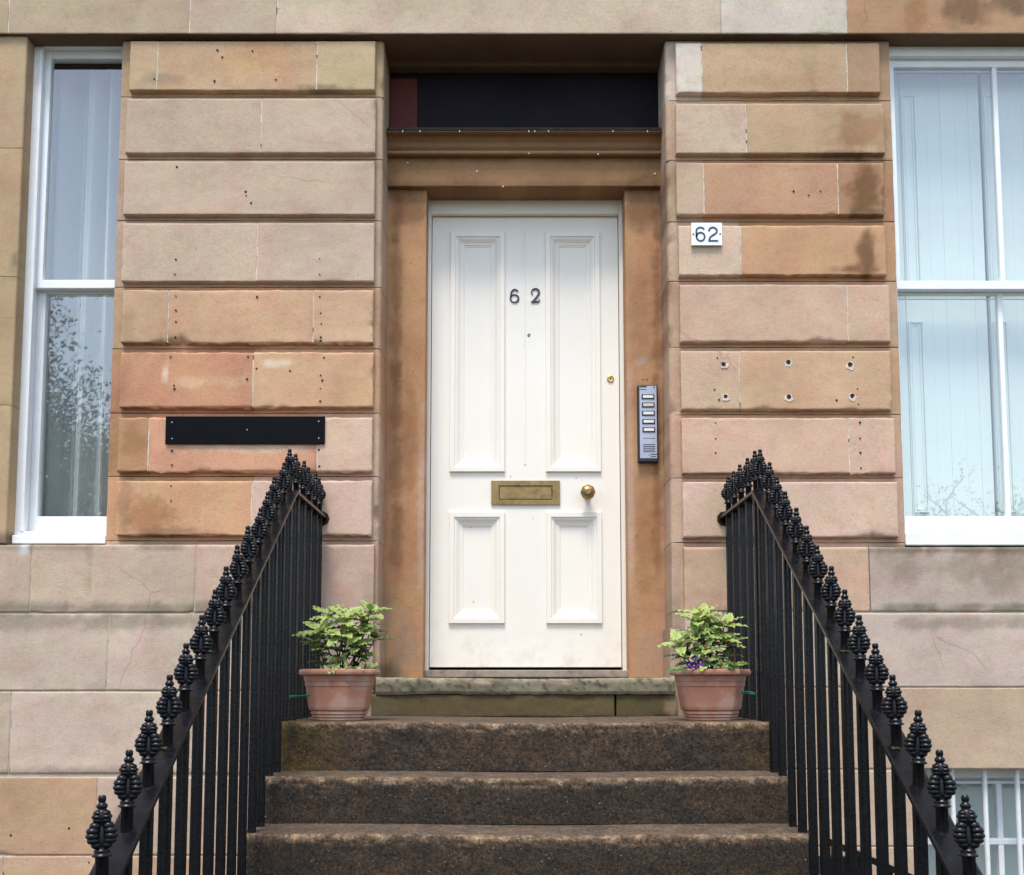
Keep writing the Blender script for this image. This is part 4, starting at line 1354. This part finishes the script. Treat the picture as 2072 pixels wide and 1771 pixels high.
GL, GM, GD = (0.37, 0.48, 0.14), (0.17, 0.30, 0.075), (0.028, 0.085, 0.026)
CRM = (0.62, 0.64, 0.30)


def shrub(px0, py0, origin, rosettes, label, seed):
    rs = random.Random(seed)
    bx, by = origin
    root = thing('variegated_shrub', (bx, by, 0.165), label, 'shrub', 'shrubs in the pots')
    ml, ms, mk = MB(), MB(), MB()
    for (zx, zy, dpt, nl, sz, br) in rosettes:
        px_, py_ = (px0 + zx * 0.2203) * 0.7079, (py0 + zy * 0.2203) * 0.7079
        yy_ = by + dpt
        x, z = at(px_, py_, yy_)
        c = Vector((x, yy_, z))
        b = Vector((bx + rs.uniform(-0.03, 0.03), by + rs.uniform(-0.02, 0.02), 0.160))
        mid = b.lerp(c, 0.45) + Vector(((x - bx) * 0.22, 0, -0.02))
        pts = [b.lerp(mid, t).lerp(mid.lerp(c, t), t) for t in (0, 0.2, 0.4, 0.6, 0.8, 1)]
        ms.tube(pts, [0.0038, 0.0034, 0.003, 0.0027, 0.0023, 0.002], 6)
        axis_ = (c - mid).normalized() * 0.6 + Vector((0, -0.35, 0.55))
        axis_.normalize()
        mk = MB(); mk.lathe([(0.001, -0.004), (0.0042, 0.002), (0.0035, 0.008), (0.0008, 0.013)], c, 6); mk.build('bud', BUD, root)
        t1 = axis_.cross(Vector((0.3, 1, 0.2))).normalized(); t2 = axis_.cross(t1)
        off = rs.random() * 6
        for k in range(nl):
            a = off + k * 2.399
            q = k / nl
            el = 0.18 + 0.62 * q
            d = (t1 * math.cos(a) + t2 * math.sin(a)) * math.cos(el) + axis_ * math.sin(el)
            L = sz * rs.uniform(1.25, 1.65) * (1 - 0.30 * q)
            base = c - axis_ * (0.016 * (1 - q))
            v = rs.uniform(-0.15, 0.15) + br
            ca = mixc(GD, GM, min(1, max(0, v))) if v < 0.5 else mixc(GM, GL, min(1, (v - 0.5) * 2))
            cb = mixc(GM, mixc(GL, CRM, 0.55), min(1, max(0, v + 0.15)))
            leaf(ml, base, d, axis_, L, L * rs.uniform(0.38, 0.47), ca, cb, rs.uniform(0.05, 0.30), rs)
        # a few older, darker leaves down the twig
        for t in (0.5, 0.68, 0.85):
            p = b.lerp(mid, t).lerp(mid.lerp(c, t), t)
            for k in range(2):
                a = rs.random() * 6.28
                d = Vector((math.cos(a), math.sin(a) * 0.8, rs.uniform(-0.1, 0.4)))
                leaf(ml, p, d, Vector((0, -0.3, 1)), sz * 0.85, sz * 0.36, mixc(GD, GM, rs.random() * 0.6), mixc(GM, GL, rs.random()), 0.2, rs)
    for m, nm, mt in ((ml, 'foliage', LEAF), (ms, 'stems', BARK)):
        m.build(nm, mt, root)
    return root


shrub(840, 1690, (PLX, YPOT),
      [(650, 340, -0.02, 8, 0.078, 0.95), (350, 500, -0.05, 8, 0.072, 0.95), (470, 275, 0.03, 7, 0.070, 0.9), (995, 245, 0.0, 6, 0.062, 0.75), (620, 540, -0.06, 7, 0.070, 0.8), (900, 350, 0.02, 6, 0.064, 0.85),
       (870, 520, -0.03, 7, 0.066, 0.75), (990, 520, 0.03, 5, 0.062, 0.2), (1060, 600, 0.04, 4, 0.052, 0.15), (330, 720, -0.03, 6, 0.060, 0.65), (820, 690, -0.05, 6, 0.060, 0.7), (270, 640, 0.03, 5, 0.06, 0.5),
       (570, 900, -0.07, 4, 0.048, 0.7), (710, 975, -0.085, 4, 0.040, 0.95), (930, 830, 0.0, 5, 0.048, 0.8), (930, 975, -0.05, 3, 0.036, 0.9), (480, 1015, -0.08, 3, 0.036, 0.85), (690, 640, 0.05, 6, 0.055, 0.3)],
      'bushy variegated shrub in the pot without flowers, spilling over the pier', 3)
shrub(1870, 1690, (PRX, YPOT + 0.02),
      [(575, 360, 0.0, 8, 0.074, 0.95), (640, 280, 0.03, 5, 0.070, 1.0), (915, 430, 0.0, 8, 0.070, 0.9), (320, 660, -0.03, 7, 0.064, 0.9), (870, 600, -0.04, 8, 0.064, 0.85), (540, 560, -0.04, 7, 0.064, 0.7),
       (660, 745, -0.07, 6, 0.056, 0.75), (720, 440, 0.04, 6, 0.062, 0.6), (960, 660, 0.0, 6, 0.058, 0.8), (420, 740, -0.02, 5, 0.05, 0.6), (360, 810, 0.0, 3, 0.055, 0.7), (930, 790, 0.03, 5, 0.05, 0.4),
       (690, 880, -0.085, 4, 0.048, 0.85), (1040, 940, -0.04, 4, 0.046, 0.8), (870, 960, -0.08, 4, 0.036, 0.6), (610, 620, 0.05, 5, 0.055, 0.3)],
      'open variegated shrub growing above purple pansies', 11)

# pansies
root = thing('pansy', (PRX - 0.06, YPOT - 0.05, 0.165), 'purple pansies with yellow eyes at the rim of a terracotta pot', 'flowers')
rs = random.Random(5)
for (zx, zy, sz) in ((450, 950, 0.011), (515, 965, 0.012), (600, 925, 0.014), (520, 870, 0.009), (560, 960, 0.009)):
    px_, py_ = (1870 + zx * 0.2203) * 0.7079, (1690 + zy * 0.2203) * 0.7079
    yy_ = YPOT - 0.085
    x, z = at(px_, py_, yy_)
    mb = MB()
    for a in (90, 150, 30, 215, 325):
        d = Vector((math.cos(R(a)), -0.12, math.sin(R(a))))
        s2 = Vector((-math.sin(R(a)), 0, math.cos(R(a))))
        V = [Vector((x, yy_, z))]
        for k in range(7):
            t = math.pi * (k / 6 - 0.5)
            V.append(Vector((x, yy_, z)) + d * sz * (0.55 + 0.55 * math.cos(t)) + s2 * sz * 0.62 * math.sin(t) + Vector((0, -0.0012 * (a % 7) + 0.001 * math.sin(k * 2), 0)))
        pc = (0.055 + rs.random() * 0.03, 0.012, 0.16 + rs.random() * 0.08)
        mb.add(V, [(0, k, k + 1) for k in range(1, 7)], pc)
    fl = mb.build('flower', PETAL, root)
    mb = MB(); mb.lathe([(0.0005, -0.006), (sz * 0.25, -0.003), (sz * 0.2, 0.0)], (x, yy_ - 0.002, z - 0.001), 7, (0.75, 0.38, 0.03), axis='y')
    mb.build('flower_eye', PETAL, fl)
mb = MB()
for (zx, zy, a) in ((400, 1000, 200), (300, 1020, 190), (440, 900, 110), (560, 1000, -60), (640, 960, 30), (500, 930, 60), (1100, 940, 10), (1050, 955, 150)):
    px_, py_ = (1870 + zx * 0.2203) * 0.7079, (1690 + zy * 0.2203) * 0.7079
    yy_ = YPOT - 0.078
    x, z = at(px_, py_, yy_)
    leaf(mb, Vector((x, yy_, z)), Vector((math.cos(R(a)), -0.2, 0.5 * math.sin(R(a)))), Vector((0, -0.5, 1)), 0.036, 0.022, (0.05, 0.15, 0.03), (0.12, 0.26, 0.05), 0.15, rs)
mb.build('leaves', LEAF, root)
# pebble
x, z = at((840 + 580 * 0.2203) * 0.7079, (1690 + 1012 * 0.2203) * 0.7079, YPOT - 0.06)
mb = MB(); mb.lathe([(0.002, -0.012), (0.011, -0.006), (0.012, 0.0), (0.007, 0.006), (0.002, 0.008)], (x, YPOT - 0.06, z - 0.004), 9)
tag(mb.build('pebble', PEBBLE), 'white pebble lying on the soil of the pot without flowers', 'pebble')
# green plastic ties
mb = MB()
x0_, z0_ = at(596, 1409, YPOT - 0.02); x1_, z1_ = at(628, 1407, YPOT - 0.02)
mb.tube([(-0.8245, YPOT + 0.01, z0_), (-0.815, YPOT - 0.025, z0_), (-0.775, YPOT - 0.022, z0_ + 0.001), (x1_, YPOT - 0.03, z1_ + 0.001)], 0.0026, 7)
mb.tube([(-0.823, YPOT + 0.01, z0_ - 0.006), (-0.813, YPOT - 0.024, z0_ - 0.005), (-0.775, YPOT - 0.020, z0_ - 0.003), (x1_, YPOT - 0.03, z1_)], 0.0022, 7)
tag(mb.build('garden_tie', TIE), 'green plastic tie looped round the baluster beside the flowerless pot', 'plant tie')
mb = MB()
x0_, z0_ = at(1500, 1401, YPOT - 0.03); x1_, z1_ = at(1533, 1405, YPOT - 0.035)
mb.tube([(x0_, YPOT - 0.03, z0_), (x0_ + 0.022, YPOT - 0.045, z0_ + 0.001), (x1_ - 0.014, YPOT - 0.045, z1_ + 0.006)], 0.003, 7)
mb.tube([(x0_, YPOT - 0.03, z0_ - 0.003), (x0_ + 0.030, YPOT - 0.046, z0_ - 0.005), (x1_ + 0.002, YPOT - 0.046, z1_ - 0.001)], 0.003, 7)
tag(mb.build('garden_tie', TIE), 'green plastic tie poking out beside the pot with pansies', 'plant tie')

# ------------------------------------------------------------------ street in front (seen in the panes, and from other places)
def sheet(name, x0, x1, y0, y1, z, mat):
    mb = MB(); mb.add([(x0, y0, z), (x1, y0, z), (x1, y1, z), (x0, y1, z)], [(0, 1, 2, 3)])
    return tag(mb.build(name, mat), None, None, None, 'structure')


sheet('ground', -150, 150, -200, -2.9, PAV - 0.13, GRASSM)
sheet('basement_area_floor', -6, 6, -2.9, 0.0, -2.8, PAVE)
mb = MB(); mb.box(-60, 60, -5.2, -2.75, PAV - 0.3, PAV, 0.01)
tag(mb.build('pavement', PAVE), None, None, None, 'structure')
sheet('road', -60, 60, -12.4, -5.2, PAV - 0.126, ASPH)
mb = MB(); mb.box(-60, 60, -14.6, -12.4, PAV - 0.3, PAV, 0.01)
tag(mb.build('pavement', PAVE), None, None, None, 'structure')
mb = MB(); mb.box(-6, 6, -2.95, -2.755, -2.8, PAV - 0.02, 0, S(150, 125, 100))
tag(mb.build('retaining_wall', STONE), 'stone retaining wall between the basement area and the pavement', 'wall')


def tree(x, y, h, seed, label, dens):
    rs = random.Random(seed)
    root = thing('park_tree', (x, y, PAV - 0.13), label, 'tree', 'park trees across the street')
    tr, cr = MB(), MB()
    tips = []

    def grow(p, d, L, r, lev):
        pts = [p]; q = p.copy(); dd = d.copy()
        for i in range(5):
            dd = (dd + Vector((rs.uniform(-1, 1), rs.uniform(-1, 1), rs.uniform(-0.4, 0.7))) * 0.16).normalized()
            q = q + dd * (L / 5); pts.append(q.copy())
            if lev >= 1: tips.append((q.copy(), lev))
        tr.tube(pts, [r * (1 - 0.11 * i) for i in range(6)], 7 if lev < 2 else 4, cap=False)
        if lev < 3:
            for i in range(5 if lev == 0 else 4):
                s_ = pts[rs.randint(2, 5)] if lev else pts[rs.randint(3, 5)]
                a = rs.random() * 6.28
                nd = (dd * 0.55 + Vector((math.cos(a), math.sin(a), rs.uniform(0.0, 0.7)))).normalized()
                grow(s_, nd, L * rs.uniform(0.55, 0.75), r * 0.5, lev + 1)
    grow(Vector((x, y, PAV - 0.15)), Vector((0, 0, 1)), h * 0.42, h * 0.022, 0)
    for p, lev in tips:
        if lev < 2 and rs.random() < 0.6: continue
        for k in range(dens):
            c = p + Vector((rs.gauss(0, 0.30), rs.gauss(0, 0.30), rs.gauss(0, 0.26)))
            s_ = rs.uniform(0.024, 0.055)
            n_ = Vector((rs.gauss(0, 1), rs.gauss(0, 1), rs.gauss(0.6, 1))).normalized()
            a_ = n_.orthogonal().normalized(); b_ = n_.cross(a_)
            g = rs.uniform(0.7, 1.4)
            cr.add([c - a_ * s_, c + b_ * s_ * 0.6, c + a_ * s_, c - b_ * s_ * 0.6], [(0, 1, 2, 3)], (0.045 * g, 0.075 * g, 0.022 * g))
    tr.build('trunk', TBARK, root); cr.build('crown', TLEAF, root)


for x, y, h, sd, lab, dn in ((-8.2, -15.5, 9.0, 1, 'leafy park tree opposite the narrow curtained window', 80), (-12.0, -19, 10.5, 2, 'tall park tree standing farthest along the park beyond the curtained window', 36),
                             (15.0, -17, 8.2, 3, 'park tree nearest the road beyond the shuttered window', 30), (12.6, -21, 8.8, 4, 'tall park tree farther along past the shuttered window', 12), (1.5, -26, 9.0, 5, 'park tree set back straight across the street from the door', 12)):
    tree(x, y, h, sd, lab, dn)

# the park's far wood, one mass behind the single trees
mb = MB()
rs = random.Random(77)
for i in range(5200):
    x = rs.uniform(-45, 45); y = rs.uniform(-46, -40)
    top = 3.6 + 1.5 * N(x * 0.22, 3, 1) + 0.8 * N(x * 0.9, 1, 5)
    z = PAV + abs(rs.gauss(0, 1)) ** 0.6 * 0.5 * top + rs.uniform(0, top) * 0.5
    s_ = rs.uniform(0.2, 0.45)
    n_ = Vector((rs.gauss(0, 1), rs.gauss(0.8, 1), rs.gauss(0.4, 1))).normalized()
    a_ = n_.orthogonal().normalized(); b_ = n_.cross(a_); c = Vector((x, y, z)); g = rs.uniform(0.6, 1.3)
    mb.add([c - a_ * s_, c + b_ * s_ * 0.7, c + a_ * s_, c - b_ * s_ * 0.7], [(0, 1, 2, 3)], (0.04 * g, 0.062 * g, 0.022 * g))
tag(mb.build('far_wood', TLEAF), 'dark wood at the far side of the park, one green mass', 'wood', None, 'stuff')
